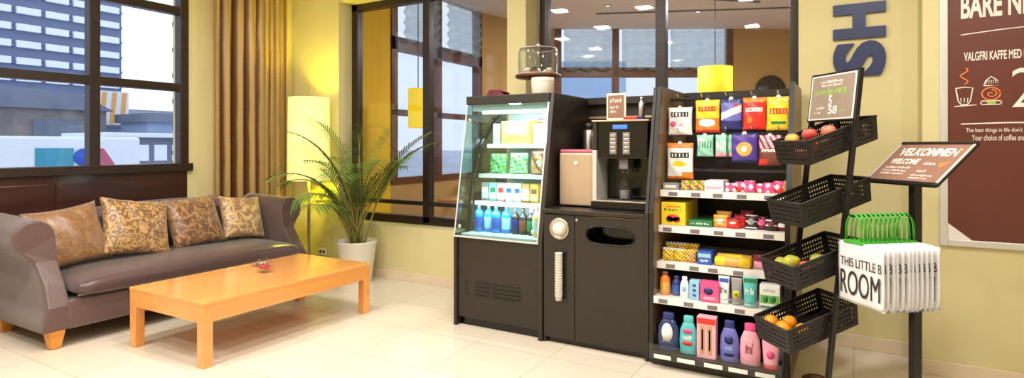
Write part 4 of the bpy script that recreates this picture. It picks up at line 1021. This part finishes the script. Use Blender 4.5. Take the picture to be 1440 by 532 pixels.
pouch('snack_bag', -.762, YH, 1.375, .11, .15, .04, ['cmt', 'cdg', 'cw', 'clp'], lambda u, v: 1 if abs(u-.75) < .08 else 2 if abs(v-.5) < .2 and math.sin(u*38+1) > .2 else 3 if v < .2 else 0, 'right of the two small mint green bags, beside the purple bag', group=G1)
pouch('snack_bag', -.628, YH, 1.34, .17, .195, .05, ['cp', 'cgd', 'cw', 'cdb'], lambda u, v: 2 if lg(u, v, .5, .45, .12, .1) else 1 if lg(u, v, .5, .45, .3, .24) else 3 if v > .9 or v < .08 else 0, 'purple snack bag with a gold centre in the second row', group=G1)
pouch('snack_bag', -.472, YH, 1.32, .14, .20, .05, ['cbr', 'clp', 'cw', 'cr'], lambda u, v: 1 if v > .55 and math.sin(u*25+v*18) > -.2 else 2 if script(u, v, .48, .05) else 3 if v < .2 and u < .4 else 0, 'brown and pink snack bag at the right of the second row', group=G1)
# shelf 1
z = SH[0][0]; G2 = 'packs on the uppermost snack shelf'
carton('candy_box', -1.15, -1.04, 4.06, 4.2, z, .045, 'cgr', 'flat grey box at the left of the uppermost snack shelf', [(.5, .5, .7, .4, 'cw', 'b')], group=G2)
for k in range(3):
    pouch('candy_bag', -1.0+k*.05, 4.08+.02*k, z, .06, .07, .03, ['cg', 'cpk', 'cy'], lambda u, v: (int(u*4)+int(v*4)) % 3, 'small multicoloured sweet packet beside the grey box, '+['left', 'middle', 'right'][k], 'packet', G2, hang=False, rx=-.3)
carton('candy_box', -.865, -.745, 4.055, 4.25, z, .07, 'cw', 'plain white box in the middle of the uppermost shelf', [(.5, .35, .8, .25, 'clp', 'b')], group=G2)
for k in range(6):
    pouch('candy_bag', -.70+k*.058, 4.07+.015*(k % 2), z, .068, .06+.01*(k % 3), .035, ['cpk', 'cw', 'cr'], lambda u, v, k=k: 1 if math.sin(u*9+k)+math.sin(v*9+k*2) > .6 else (2 if k % 2 and v < .4 else 0), 'pink and white sweet packet on the uppermost shelf, '+['first of six from the left', 'second of six from the left', 'third of six from the left', 'fourth of six', 'fifth of six', 'last of six, at the right'][k], 'packet', G2, hang=False, rx=-.25)
carton('candy_box', -.385, -.362, 4.08, 4.3, z, .08, 'ctan', 'small brown box at the right end of the uppermost shelf', group=G2)
# shelf 2
z = SH[1][0]; G3 = 'boxes and sweets on the second snack shelf'
carton('yellow_biscuit_box', -1.15, -.985, 4.03, 4.4, z, .155, 'cy', 'large yellow box with red fruit picture on the second shelf', [(.5, .32, .55, .3, 'cr', 'o'), (.36, .25, .3, .25, 'cbr', 'o'), (.64, .25, .3, .25, 'cr', 'o'), (.5, .68, .75, .13, 'cdg', 's'), (.5, .82, .6, .06, 'co', 'b')], group=G3)
carton('green_candy_box', -.97, -.815, 4.05, 4.25, z, .04, 'cdg', 'flat dark green box beside the large yellow box', [(.5, .5, .8, .3, 'cw', 's')], group=G3)
for k in range(2):
    pouch('candy_bag', -.765+k*.01, 4.08+.05*k, z, .10, .085+.02*k, .05, ['cgd', 'co', 'cw'], lambda u, v: 1 if math.sin(v*20) > .5 else (2 if lg(u, v, .5, .5, .2, .2) else 0), ['golden sweet bag beside the green box', 'taller golden sweet bag behind the first golden one'][k], 'packet', G3, hang=False, rx=-.2)
for k in range(3):
    pouch('candy_bag', -.685+k*.035, 4.07+.05*k, z, .085, .07+.022*k, .045, ['cr', 'cdr', 'cw'], lambda u, v, k=k: 1 if v > .8 else (2 if lg(u, v, .5, .5, .25, .1) and k == 0 else 0), ['front red sweet packet on the second shelf', 'middle red sweet packet on the second shelf', 'rearmost, tallest red sweet packet on the second shelf'][k], 'packet', G3, hang=False, rx=-.2)
for k in range(4):
    pouch('candy_bag', -.575+k*.06, 4.08+.02*(k % 2), z, .075, .095-.008*k, .05, [['ck', 'cgr', 'cw'], ['cdr', 'cpk', 'ck'], ['ck', 'cdr', 'cw'], ['cdr', 'cw', 'clp']][k], lambda u, v, k=k: 1 if lg(u, v, .5, .5, .3, .2) else (2 if math.sin(v*15+k) > .85 else 0), ['black liquorice packet', 'dark red and pink sweet packet', 'black and dark red sweet packet', 'dark red and white sweet packet'][k]+' at the right of the second shelf', 'packet', G3, hang=False, rx=-.2)
# shelf 3
z = SH[2][0]; G4 = 'packs on the third snack shelf'
rr = random.Random(3)
for k in range(3):
    for j in range(2):
        i_ = k*2+j
        pouch('nut_bag', -1.10+k*.075, 4.02+.07*j, z, .085, .085+.03*j, .045, [['cy', 'cbr', 'cw'], ['cgd', 'cbr', 'cy']][k > 1], lambda u, v, k=k: 1 if math.sin(u*22+k)*math.sin(v*22) > .35 else (2 if v > .85 else 0), 'yellow chequered snack bag on the third shelf, '+['front left', 'rear left', 'front middle', 'rear middle', 'front right', 'rear right'][i_]+' of six', 'packet', G4, hang=False, rx=-.15)
carton('blue_pack', -.895, -.805, 3.98, 4.12, z, .085, 'cb', 'blue and light blue pack in the middle of the third shelf', [(.5, .7, .9, .3, 'clb', 'b'), (.5, .3, .6, .2, 'cw', 's')], group=G4)
def longpack(x0_, x1_, y, z, r, m_, m2, label, group):
    t = T('biscuit_roll', label, 'biscuit roll', ((x0_+x1_)/2, y, z), 0, group)
    L = x1_-x0_; bm = B(); lathe(bm, [(0, -L/2), (r*.55, -L/2+.004), (r, -L/2+.012), (r, L/2-.012), (r*.55, L/2-.004), (0, L/2)], n=24); bm.transform(Matrix.Translation((0, 0, r)) @ Matrix.Rotation(PI/2, 4, 'Y')); new('wrapper', bm, m_, t, True)
    bm = B(); lathe(bm, [(r*1.01, -L/5), (r*1.01, L/5)], n=24); bm.transform(Matrix.Translation((0, 0, r)) @ Matrix.Rotation(PI/2, 4, 'Y')); new('label_band', bm, m2, t, True)
longpack(-.79, -.56, 4.0, z, .032, 'cy', 'cgd', 'long yellow biscuit roll at the front of the third shelf', G4)
longpack(-.79, -.56, 4.07, z, .036, 'cgd', 'cy', 'long golden biscuit roll behind the yellow one', G4)
pouch('candy_bag', -.52, 4.02, z, .07, .09, .04, ['clp', 'cdr', 'cw'], lambda u, v: 1 if v > .5 else 0, 'pink and dark red packet at the right of the third shelf', 'packet', G4, hang=False, rx=-.15)
pouch('candy_bag', -.44, 4.04, z, .08, .1, .04, ['cbr', 'cdr', 'cw'], lambda u, v: 1 if v > .5 else 0, 'brown packet at the far right of the third shelf', 'packet', G4, hang=False, rx=-.15)
# shelf 4
z = SH[3][0]; G5 = 'toiletries on the fourth shelf'
bottle('orange_bottle', -1.10, 3.95, z, .033, .155, 'co', 'cbr', 'orange bottle with a brown cap at the left of the fourth shelf', group=G5, lab='cgd', neck=.6)
bottle('blue_bottle', -1.028, 3.97, z, .031, .13, 'cdb', 'cdb', 'small dark blue bottle beside the orange one', group=G5, lab='cb', neck=.6)
ovalbottle(-.965, 3.93, z, .031, .14, 'cw', 'cw', 'small white bottle beside the dark blue one', [(.45, .014, .02, 'clb', 'o')], G5, .6)
carton('tissue_pack', -.928, -.865, 3.90, 3.96, z, .125, 'clb', 'light blue pack with three darker dots on the fourth shelf', [(.5, .75, .4, .16, 'cb', 'o'), (.5, .5, .4, .16, 'cb', 'o'), (.5, .25, .4, .16, 'cb', 'o')], group=G5)
carton('pink_pack', -.855, -.74, 3.88, 3.95, z, .13, 'cpk', 'bright pink pack with a dark blue oval on the fourth shelf', [(.45, .55, .5, .36, 'cdb', 'o'), (.5, .2, .6, .12, 'clp', 'b')], group=G5)
tubep(-.712, 3.91, z, .068, .175, 'cw', 'cw', 'white tube with a blue band standing on the fourth shelf', [(.85, .028, .012, 'cb', 'b'), (.5, .02, .02, 'cdb', 's')], G5)
tubep(-.638, 3.92, z, .07, .17, 'cgr', 'cgr', 'translucent grey tube with a yellow-green mark on the fourth shelf', [(.4, .02, .024, 'cy', 'o'), (.4, .012, .014, 'cg', 'o')], G5)
tubep(-.555, 3.90, z, .086, .185, 'cm2', 'cmt', 'mint green tube next to the green and white box', [(.9, .036, .012, 'cdg', 'b'), (.55, .026, .02, 'cw', 's')], G5)
carton('green_box', -.50, -.385, 3.89, 3.99, z, .15, 'cw', 'white and green carton at the right end of the fourth shelf', [(.5, .42, .92, .34, 'cg', 'b'), (.3, .42, .24, .3, 'cdg', 'o'), (.66, .44, .3, .28, 'cdg', 'o'), (.5, .1, .92, .1, 'cdg', 'b'), (.5, .78, .6, .12, 'cgr', 's')], group=G5)
# shelf 5
z = SH[4][0]; G6 = 'toiletries on the bottom shelf'
M['clearb'] = mat('dark_blue_clear', (50, 66, 110), .15, noise=.15)
ovalbottle(-1.05, 3.85, z, .070, .245, 'clearb', 'cdb', 'dark blue bottle with a white and silver label at the left of the bottom shelf', [(.5, .036, .06, 'cw', 'o'), (.5, .022, .02, 'cdb', 's'), (.28, .03, .014, 'cgr', 's')], G6)
ovalbottle(-.918, 3.84, z, .058, .245, 'cm2', 'cm2', 'turquoise bottle with pink marks on the bottom shelf', [(.62, .03, .016, 'cpk', 'o'), (.3, .034, .014, 'cr', 'o'), (.45, .03, .014, 'cw', 's')], G6)
t = carton('gift_pack', -.858, -.742, 3.80, 3.87, z, .26, 'clp', 'tall pink and red gift pack with two bottles behind its window', [(.5, .9, .95, .14, 'cr', 'b'), (.3, .45, .24, .7, 'ctan', 'b'), (.68, .45, .24, .7, 'ctan', 'b'), (.3, .45, .1, .5, 'cw', 'b'), (.68, .45, .1, .5, 'cw', 'b')], group=G6)
ovalbottle(-.665, 3.83, z, .057, .255, 'clv', 'cdb', 'violet-blue lotion bottle with a dark blue round mark on the bottom shelf', [(.55, .026, .026, 'cdb', 'o'), (.2, .03, .012, 'cdb', 'o'), (.35, .024, .012, 'clb', 's')], G6)
ovalbottle(-.545, 3.83, z, .060, .255, 'clp', 'cpk', 'large pink lotion bottle on the bottom shelf', [(.42, .022, .032, 'cdr', 's'), (.62, .02, .012, 'cw', 's')], G6)
tubep(-.428, 3.82, z, .10, .18, 'clp', 'cr', 'pale pink tube with a red mark at the right of the bottom shelf', [(.5, .022, .022, 'cpk', 'o'), (.5, .016, .018, 'cr', 's')], G6)
ovalbottle(-.41, 4.0, z, .05, .22, 'cgr', 'ck', 'grey bottle with a black cap behind the pale pink tube', [(.42, .022, .022, 'cw', 'o')], G6)
# ------------------------------------------------------------------ fruit basket stand
RZ = math.atan2(-.645, -.763)
SB = (-.245, 3.566, 0)
t = T('fruit_basket_stand', 'leaning black two-pole stand with four perforated metal baskets and a price sign', 'display stand', SB, RZ)
LE = -.12
def PX(z): return LE*z
for y in (.17, -.17):
    bm = B(); pts = []
    top = 1.86
    P_ = [(-.016, -.009), (.016, -.009), (.016, .009), (-.016, .009)]
    lo = [bm.verts.new((p[0], y+p[1], .012)) for p in P_]; hi = [bm.verts.new((p[0]+PX(top), y+p[1], top)) for p in P_]
    bm.faces.new(lo[::-1]); bm.faces.new(hi)
    for k in range(4): bm.faces.new([lo[k], lo[(k+1) % 4], hi[(k+1) % 4], hi[k]])
    bmesh.ops.bevel(bm, geom=bm.edges[:], offset=.003, segments=2, affect='EDGES'); new('pole', bm, 'blackm', t, True)
    bm = B(); lathe(bm, [(0, 0), (.085, 0), (.085, .008), (.02, .016), (0, .016)], 0, y, n=28); new('foot', bm, 'blackm', t, True)
for zc in (1.845,):
    bm = B(); box(bm, PX(zc)-.012, PX(zc)+.012, -.16, .16, zc-.012, zc+.012, .003); new('crossbar', bm, 'blackm', t, True)
BZ = [.49, .818, 1.146, 1.474]
HW = .148
def bcorners(zf, xc, inset=0):
    # rim: front x=+.19, back x=-.2 ; z rises to the back
    rim = {}
    for s_ in (-1, 1):
        rim['f', s_] = Vector((xc+.19, s_*HW, zf)); rim['b', s_] = Vector((xc-.215, s_*HW, zf+.135))
        rim['F', s_] = Vector((xc+.165, s_*(HW-.012), zf-.125)); rim['B', s_] = Vector((xc-.235, s_*(HW-.012), zf+.012))
    return rim
for zf in BZ:
    xc = LE*(zf-.49)+.0; c = bcorners(zf, xc)
    bm = B()
    perf(bm, c['F', 1], c['B', 1], c['b', 1], c['f', 1], 22, 4, .003, .5, .45)
    perf(bm, c['B', -1], c['F', -1], c['f', -1], c['b', -1], 22, 4, .003, .5, .45)
    perf(bm, c['F', -1], c['F', 1], c['f', 1], c['f', -1], 15, 4, .003, .5, .45)
    perf(bm, c['B', 1], c['B', -1], c['b', -1], c['b', 1], 15, 4, .003, .5, .45)
    perf(bm, c['F', 1], c['F', -1], c['B', -1], c['B', 1], 14, 10, .003, .4, .4)
    bk = new('basket', bm, 'basket', t, True)
    bm = B(); loop = [c['f', 1], c['f', -1], c['b', -1], c['b', 1], c['f', 1]]
    for a, b in zip(loop, loop[1:]): tube(bm, [a, b], .005, 6)
    new('rim', bm, 'basket', bk, True)
    for s_ in (-1, 1):
        z_ = zf+.02; bm = B(); box(bm, PX(z_)-.02, PX(z_)+.02, min(s_*.148, s_*.161), max(s_*.148, s_*.161), z_-.02, z_+.02, .003); new('bracket', bm, 'blackm', bk, True)
t_ = T('floor_disc', 'small round dark disc on the floor between the snack shelf and the basket stand', 'floor disc', (-.20, 4.08, 0))
bm = B(); lathe(bm, [(0, 0), (.075, 0), (.078, .006), (.07, .014), (0, .016)], n=32); new('disc', bm, 'panelb', t_, True)
bm = B(); lathe(bm, [(.05, .0155), (.05, .019), (.044, .019), (.044, .0155)], n=28); new('raised_ring', bm, 'black', t_, True)
# price sign between the poles
R_ = (0, 1, 0); U_ = Vector((LE, 0, 1)).normalized()
o0 = Vector((PX(1.585)+.02, -.185, 1.585)); Mf = frame_m(o0, R_, U_)
bm = B(); box(bm, 0, .37, 0, .275, -.012, 0, .003); bm.transform(Mf); sg = new('sign_board', bm, 'blackm', t, True)
bm = B(); box(bm, .012, .358, .01, .262, 0, .002); bm.transform(Mf); new('white_border', bm, 'ink', sg, True)
bm = B(); box(bm, .022, .348, .018, .254, .002, .003); bm.transform(Mf); new('sign_face', bm, 'tilegrey', sg, True)
bm = B(); scrib(bm, .09, .215, .18, .016, 14); scrib(bm, .10, .196, .16, .014, 13); scrib(bm, .07, .07, .07, .014, 6); scrib(bm, .06, .045, .05, .01, 5)
bm.transform(Mf @ Matrix.Translation((0, 0, .003))); new('print', bm, 'ink', sg, True)
for (tx, x, y, h, m_) in (('5', .165, .085, .06, 'ink'), ('58', .17, .04, .045, 'ink')):
    bm = fit(textbm(tx, .1, bold=.002), None, h); bm.transform(Mf @ Matrix.Translation((x, y, .003)) @ Matrix.Diagonal((.6 if tx == '5' else .7, 1, 1, 1))); new('number', bm, m_, sg, True)
for q in ((.05, .15, .25, .032, 12), (.255, .05, .04, .012, 3)):
    bm = B(); scrib(bm, *q); bm.transform(Mf @ Matrix.Translation((0, 0, .003))); new('green_print', bm, 'inkg', sg, True)
def toW(p):
    return WM[t.name] @ Vector(p)
# fruit
M['apple'] = mat('red_apple_skin', (196, 60, 66), .3, c2=(224, 120, 80), nscale=6)
M['peach'] = mat('pink_apple_skin', (232, 130, 96), .3, c2=(206, 70, 80), nscale=8)
M['yapple'] = mat('yellow_apple_skin', (236, 186, 90), .3, c2=(214, 120, 80), nscale=6)
M['orange'] = mat('orange_peel', (250, 156, 20), .4, noise=.1, nscale=80, bump=.3)
M['pear'] = mat('pear_skin', (214, 200, 60), .4, c2=(180, 180, 60), nscale=10)
M['gpear'] = mat('green_pear_skin', (170, 170, 60), .4, c2=(190, 180, 80), nscale=10)
def fruit(kind, p, r, m_, label, grp, rot=(0, 0, 0)):
    P = toW(p); f = T(kind, label, 'fruit', tuple(P), 0, grp)
    bm = B()
    def sh(q):
        if kind == 'pear':
            k = 1-.38*max(0, q.z)**1.0; return Vector((q.x*k, q.y*k, q.z*1.25))
        d = (q.x*q.x+q.y*q.y)**.5; return Vector((q.x, q.y, q.z*(.92-.22*math.exp(-(d*3.2)**2)))) if kind == 'apple' else Vector((q.x, q.y, q.z*.96))
    ell(bm, (0, 0, 0), (r, r, r), 24, 16, fn=sh); new('fruit_body', bm, m_, f, True)
    top = {'pear': 1.25, 'apple': .7, 'orange': .96}[kind]*r
    bm = B()
    if kind == 'orange': lathe(bm, [(.005, -.001), (.004, .002), (0, .002)], cz=top, n=8)
    else: tube(bm, [(0, 0, top-.004), (.003, 0, top+.008), (.008, .002, top+.016)], .0016, 6)
    new('stem', bm, 'frame2', f, True); f.rotation_euler = rot
xc = LE*(BZ[3]-.49)
fl = lambda zf, xc, x: zf-.125+(xc+.165-x)*.137/.40+.004   # basket floor height
def fz(zf, xc, x, r): return fl(zf, xc, x)+r*1.06
def put(kind, zi, dx, y, r, m_, label, grp, lift=0, rot=(0, 0, 0)):
    zf = BZ[zi]; xc = LE*(zf-.49); x = xc+dx
    fruit(kind, (x, y, fz(zf, xc, x, r)+lift), r, m_, label, grp, rot)
GA, GP, GO = 'apples in the top basket', 'pears in the third basket', 'oranges in the lowest basket'
put('apple', 3, .115, -.085, .038, 'yapple', 'yellow-red apple at the left of the top basket', GA, .075)
put('apple', 3, .085, .02, .038, 'apple', 'deep red apple in the middle of the top basket', GA, .09)
put('apple', 3, .02, .085, .038, 'peach', 'pinkish orange apple at the right of the top basket', GA, .085)
put('apple', 3, .12, -.005, .036, 'peach', 'pink apple underneath the others at the front of the top basket', GA)
put('apple', 3, .03, .0, .038, 'apple', 'red apple underneath at the back of the top basket', GA)
put('pear', 1, .10, -.09, .036, 'gpear', 'greenish pear at the front left of the third basket', GP, .035, (1.2, .3, .5))
put('pear', 1, .10, .0, .040, 'pear', 'bright yellow pear highest in the third basket', GP, .055, (1.1, 0, 1.2))
put('apple', 1, .07, .075, .034, 'peach', 'orange-pink apple between the pears in the third basket', None, .04)
put('pear', 1, -.02, .05, .036, 'gpear', 'olive green pear at the right of the third basket', GP, .035, (1.1, .2, 2.4))
put('orange', 0, .135, -.07, .04, 'orange', 'orange at the left of the lowest basket', GO, .052)
put('orange', 0, .13, .03, .04, 'orange', 'orange at the middle front of the lowest basket', GO, .048)
put('orange', 0, .06, .09, .036, 'orange', 'orange half hidden by the rim at the right of the lowest basket', GO, .03)
put('orange', 0, .05, -.03, .038, 'orange', 'orange lying behind the two front oranges in the lowest basket', GO, .03)
# ------------------------------------------------------------------ welcome sign stand with bags
t = T('welcome_sign_stand', 'black pole stand with a tilted brown welcome sign and a bag hook', 'sign stand', (.272, 3.62, 0), RZ)
bm = B(); lathe(bm, [(0, 0), (.19, 0), (.19, .008), (.03, .02), (0, .02)], n=36); new('base', bm, 'blackm', t, True)
bm = B(); box(bm, -.021, .021, -.021, .021, .015, 1.27, .004); new('pole', bm, 'blackm', t, True)
bm = B(); tube(bm, [(.02, 0, 1.098), (.37, 0, 1.098), (.385, 0, 1.113)], .005, 8); tube(bm, [(.02, .02, 1.098), (.09, .05, 1.098)], .004, 6); new('hook_bar', bm, 'blackm', t, True)
U2 = Vector((-.76, 0, .65)).normalized()
Mf = frame_m(Vector((.105, -.215, 1.262)), (0, 1, 0), U2)
bm = B(); box(bm, 0, .44, 0, .31, -.014, 0, .004); bm.transform(Mf); sg = new('sign_board', bm, 'blackm', t, True)
bm = B(); box(bm, 0.004, .436, -.006, .014, -.012, .008, .003); box(bm, .004, .436, .296, .314, -.012, .008, .003); bm.transform(Mf); new('clamp_rail', bm, 'blackm', sg, True)
bm = B(); box(bm, .002, .012, .014, .296, 0, .005, .002); box(bm, .424, .438, .014, .296, 0, .006, .002); bm.transform(Mf); new('edge_rail', bm, 'alu', sg, True)
bm = B(); box(bm, .012, .424, .014, .296, 0, .002); bm.transform(Mf); new('sign_face', bm, 'signbr', sg, True)
def txt(body, x, y, w_, h, m_, par, Mf, nm='lettering', zo=.002, bold=.0, loc=True):
    bm = fit(textbm(body, .1, bold=bold), w_, h); bm.transform(Mf @ Matrix.Translation((x, y, zo))); return new(nm, bm, m_, par, loc)
txt('VELKOMMEN', .05, .205, .34, .062, 'ink', sg, Mf, bold=.003)
txt('WELCOME', .05, .14, .17, .042, 'ink', sg, Mf, bold=.003)
bm = B(); scrib(bm, .05, .105, .16, .016, 14); scrib(bm, .05, .082, .15, .014, 13); scrib(bm, .05, .06, .15, .014, 13); scrib(bm, .26, .14, .07, .02, 6); scrib(bm, .26, .085, .06, .018, 6); scrib(bm, .25, .055, .12, .012, 12); scrib(bm, .25, .035, .11, .012, 11)
bm.transform(Mf @ Matrix.Translation((0, 0, .002))); new('print', bm, 'ink', sg, True)
bm = B(); box(bm, .385, .40, .245, .26, 0, .001); bm.transform(Mf @ Matrix.Translation((0, 0, .002))); new('orange_mark', bm, 'inko', sg, True)
bm = B(); prism(bm, [(.34, .15), (.40, .17), (.37, .12)], 'z', 0, .001); bm.transform(Mf @ Matrix.Translation((0, 0, .002))); new('orange_mark', bm, 'inko', sg, True)
bm = B(); lathe(bm, [(.05, -.016), (.05, -.02), (.02, -.05), (0, -.05)], n=20); bm.transform(Mf @ Matrix.Translation((.22, .14, .002))); new('tilt_mount', bm, 'blackm', sg, True)
# bags hanging on the bar
STAND = t
NB = 12; pos = ['front bag of the row, fully visible', 'second bag from the front', 'third bag from the front', 'fourth bag from the front', 'fifth bag from the front', 'sixth bag from the front', 'seventh bag from the front', 'eighth bag from the front', 'fourth bag from the pole end', 'third bag from the pole end', 'second bag from the pole end', 'last bag, nearest the pole']
BW, BH = .30, .305
def mkbag(bx, first):
    P = WM[STAND.name] @ Vector((bx, .045, .662))
    t = T('gift_bag', '', 'bag', tuple(P), RZ, 'white bags with green handles hanging in a row')
    bm = B()
    def F(sg):
        def G(u, v):
            a = (u-.5)*2; b = (v-.5)*2
            return (sg*.006*(1-a**4)*(1-b**4)+.002*math.sin(a*6+b*3), a*BW/2, v*BH+.004*math.sin(a*4)*(v > .5))
        return G
    grid(bm, F(1), 16, 16); grid(bm, F(-1), 16, 16); bmesh.ops.remove_doubles(bm, verts=bm.verts[:], dist=.0006); bmesh.ops.recalc_face_normals(bm, faces=bm.faces[:])
    body = new('bag_body', bm, 'bag', t, True)
    bm = B(); pts = []
    for k in range(17):
        a = PI*k/16; pts.append((0, -.045+.05*math.cos(a), BH+.01+(.13*math.sin(a)**.6 if 0 < k < 16 else 0)))
    for sx in (-.004, .004): tube(bm, [(p[0]+sx, p[1], p[2]) for p in pts], .0024, 6)
    box(bm, -.006, .006, -.11, .02, BH-.006, BH+.008, .002); new('handle', bm, 'green', t, True)
    Mb = frame_m(Vector((.0095, -BW/2, 0)), (0, 1, 0), (0, 0, 1))
    txt('THIS LITTLE B', .025, .182, .265, .045, 'inkk', body, Mb, zo=0, bold=-.0004)
    txt('ROOM', .025, .042, .255, .12, 'inkk', body, Mb, zo=0, bold=0)
    return t
b0 = mkbag(.355, True)
bags = [b0]
for k in range(1, NB):
    c = b0.copy(); COL.objects.link(c)
    P = WM[STAND.name] @ Vector((.355-k*.0272, .045, .662)); c.location = P; c.rotation_euler = (0, 0, RZ+random.uniform(-.06, .06))
    for ch in list(b0.children):
        d = ch.copy(); COL.objects.link(d); d.parent = c
        for g_ in ch.children:
            e = g_.copy(); COL.objects.link(e); e.parent = d
    bags.append(c)
for k, b_ in enumerate(bags): b_['label'] = 'white carrier bag with green handle and black lettering, '+pos[k]
# ------------------------------------------------------------------ wall letters
for (ch, z, hh, lab_) in (('S', 1.945, .25, 'large navy blue letter S lying sideways on the yellow wall'), ('H', 2.215, .25, 'large navy blue letter H lying sideways above the letter S')):
    bm = fit(textbm(ch, .4, ext=.012, bold=.022), hh, .325)
    bm.transform(frame_m(Vector((.197, YB-.0125, z)), (0, 0, 1), (-1, 0, 0)))
    o = new('wall_letter', bm, 'navy'); tag(o, lab_, 'letter', 'navy letters on the wall'); recenter(o)
# ------------------------------------------------------------------ poster
YP = 4.55
t = T('framed_poster', 'large dark brown coffee poster in a silver frame on the right wall', 'poster', (1.1, YP, .82))
px0, px1, pz0, pz1 = .468, 1.9, .825, 3.0
bm = B(); fw = .042
box(bm, px0, px0+fw, YP-.022, YP, pz0, pz1, .005); box(bm, px1-fw, px1, YP-.022, YP, pz0, pz1, .005)
box(bm, px0+fw, px1-fw, YP-.022, YP, pz0, pz0+fw, .005); box(bm, px0+fw, px1-fw, YP-.022, YP, pz1-fw, pz1, .005); new('frame', bm, 'alu', t)
bm = B(); box(bm, px0+fw, px1-fw, YP-.010, YP, pz0+fw, pz1-fw); sh = new('poster_sheet', bm, 'poster', t)
bm = B(); prism(bm, [(px0+fw, pz0+fw), (px0+fw+.12, pz0+fw), (px0+fw, pz0+fw+.10)], 'y', YP-.013, YP-.010); new('corner_piece', bm, 'shelfw', t)
Mp = frame_m(Vector((0, YP-.0105, 0)), (1, 0, 0), (0, 0, 1))
def pt(body, x, z, w_, h, m_='ink', bold=0): return txt(body, x, z, w_, h, m_, sh, Mp, zo=0, bold=bold, loc=False)
pt('BARE NE', .575, 2.235, .335, .15, bold=.003)
pt('VALGFRI KAFFE MED N', .59, 1.972, .305, .055, bold=.002)
pt('2', .818, 1.678, .12, .235, bold=-.001)
pt("The best things in life don't c", .60, 1.525, .285, .034)
pt('Your choice of coffee and', .63, 1.482, .25, .034)
def stroke(pts, m_, r=.004, nm='drawing'):
    bm = B(); tube(bm, [(p[0], YP-.011, p[1]) for p in pts], r, 6); new(nm, bm, m_, sh)
stroke([(.575, 2.135), (.75, 2.15), (1.05, 2.165)], 'ink', .004, 'rule'); stroke([(.575, 1.583), (.8, 1.588), (1.1, 1.585)], 'ink', .005, 'rule')
cx, cz = .592, 1.755
stroke([(cx-.042, cz+.05), (cx-.03, cz-.03), (cx-.015, cz-.052), (cx+.015, cz-.052), (cx+.03, cz-.03), (cx+.042, cz+.05), (cx, cz+.056), (cx-.042, cz+.05)], 'ink', .004)
stroke([(cx-.05, cz-.062), (cx+.06, cz-.055)], 'ink', .004)
for k in range(3): stroke([(cx-.015+k*.015, cz-.04), (cx-.018+k*.018, cz-.01)], 'ink', .0025)
stroke([(cx+.018*math.sin(k*.75), cz+.072+.0085*k) for k in range(13)], 'inko', .005)
cx = .722
stroke([(cx+.045*math.cos(a/12*2*PI), 1.765+.038*math.sin(a/12*2*PI)) for a in range(13)], 'inko', .005)
stroke([(cx+(.004+.0022*a)*math.cos(a*.6), 1.765+(.003+.0018*a)*math.sin(a*.6)) for a in range(14)], 'inko', .004)
stroke([(cx-.035, 1.815), (cx-.025, 1.845), (cx, 1.87), (cx+.03, 1.845), (cx+.035, 1.815), (cx-.035, 1.815)], 'ink', .004)
for k in range(5): stroke([(cx-.025+k*.012, 1.825+.003*(k % 2)), (cx-.018+k*.010, 1.848)], 'ink', .002)
stroke([(cx-.045, 1.70), (cx+.045, 1.70), (cx+.05, 1.71), (cx+.045, 1.722), (cx-.045, 1.722), (cx-.05, 1.71), (cx-.045, 1.70)], 'ink', .0035)
bm = B(); box(bm, cx-.02, cx+.022, YP-.013, YP-.0105, 1.702, 1.72); new('green_block', bm, 'inkg', sh)
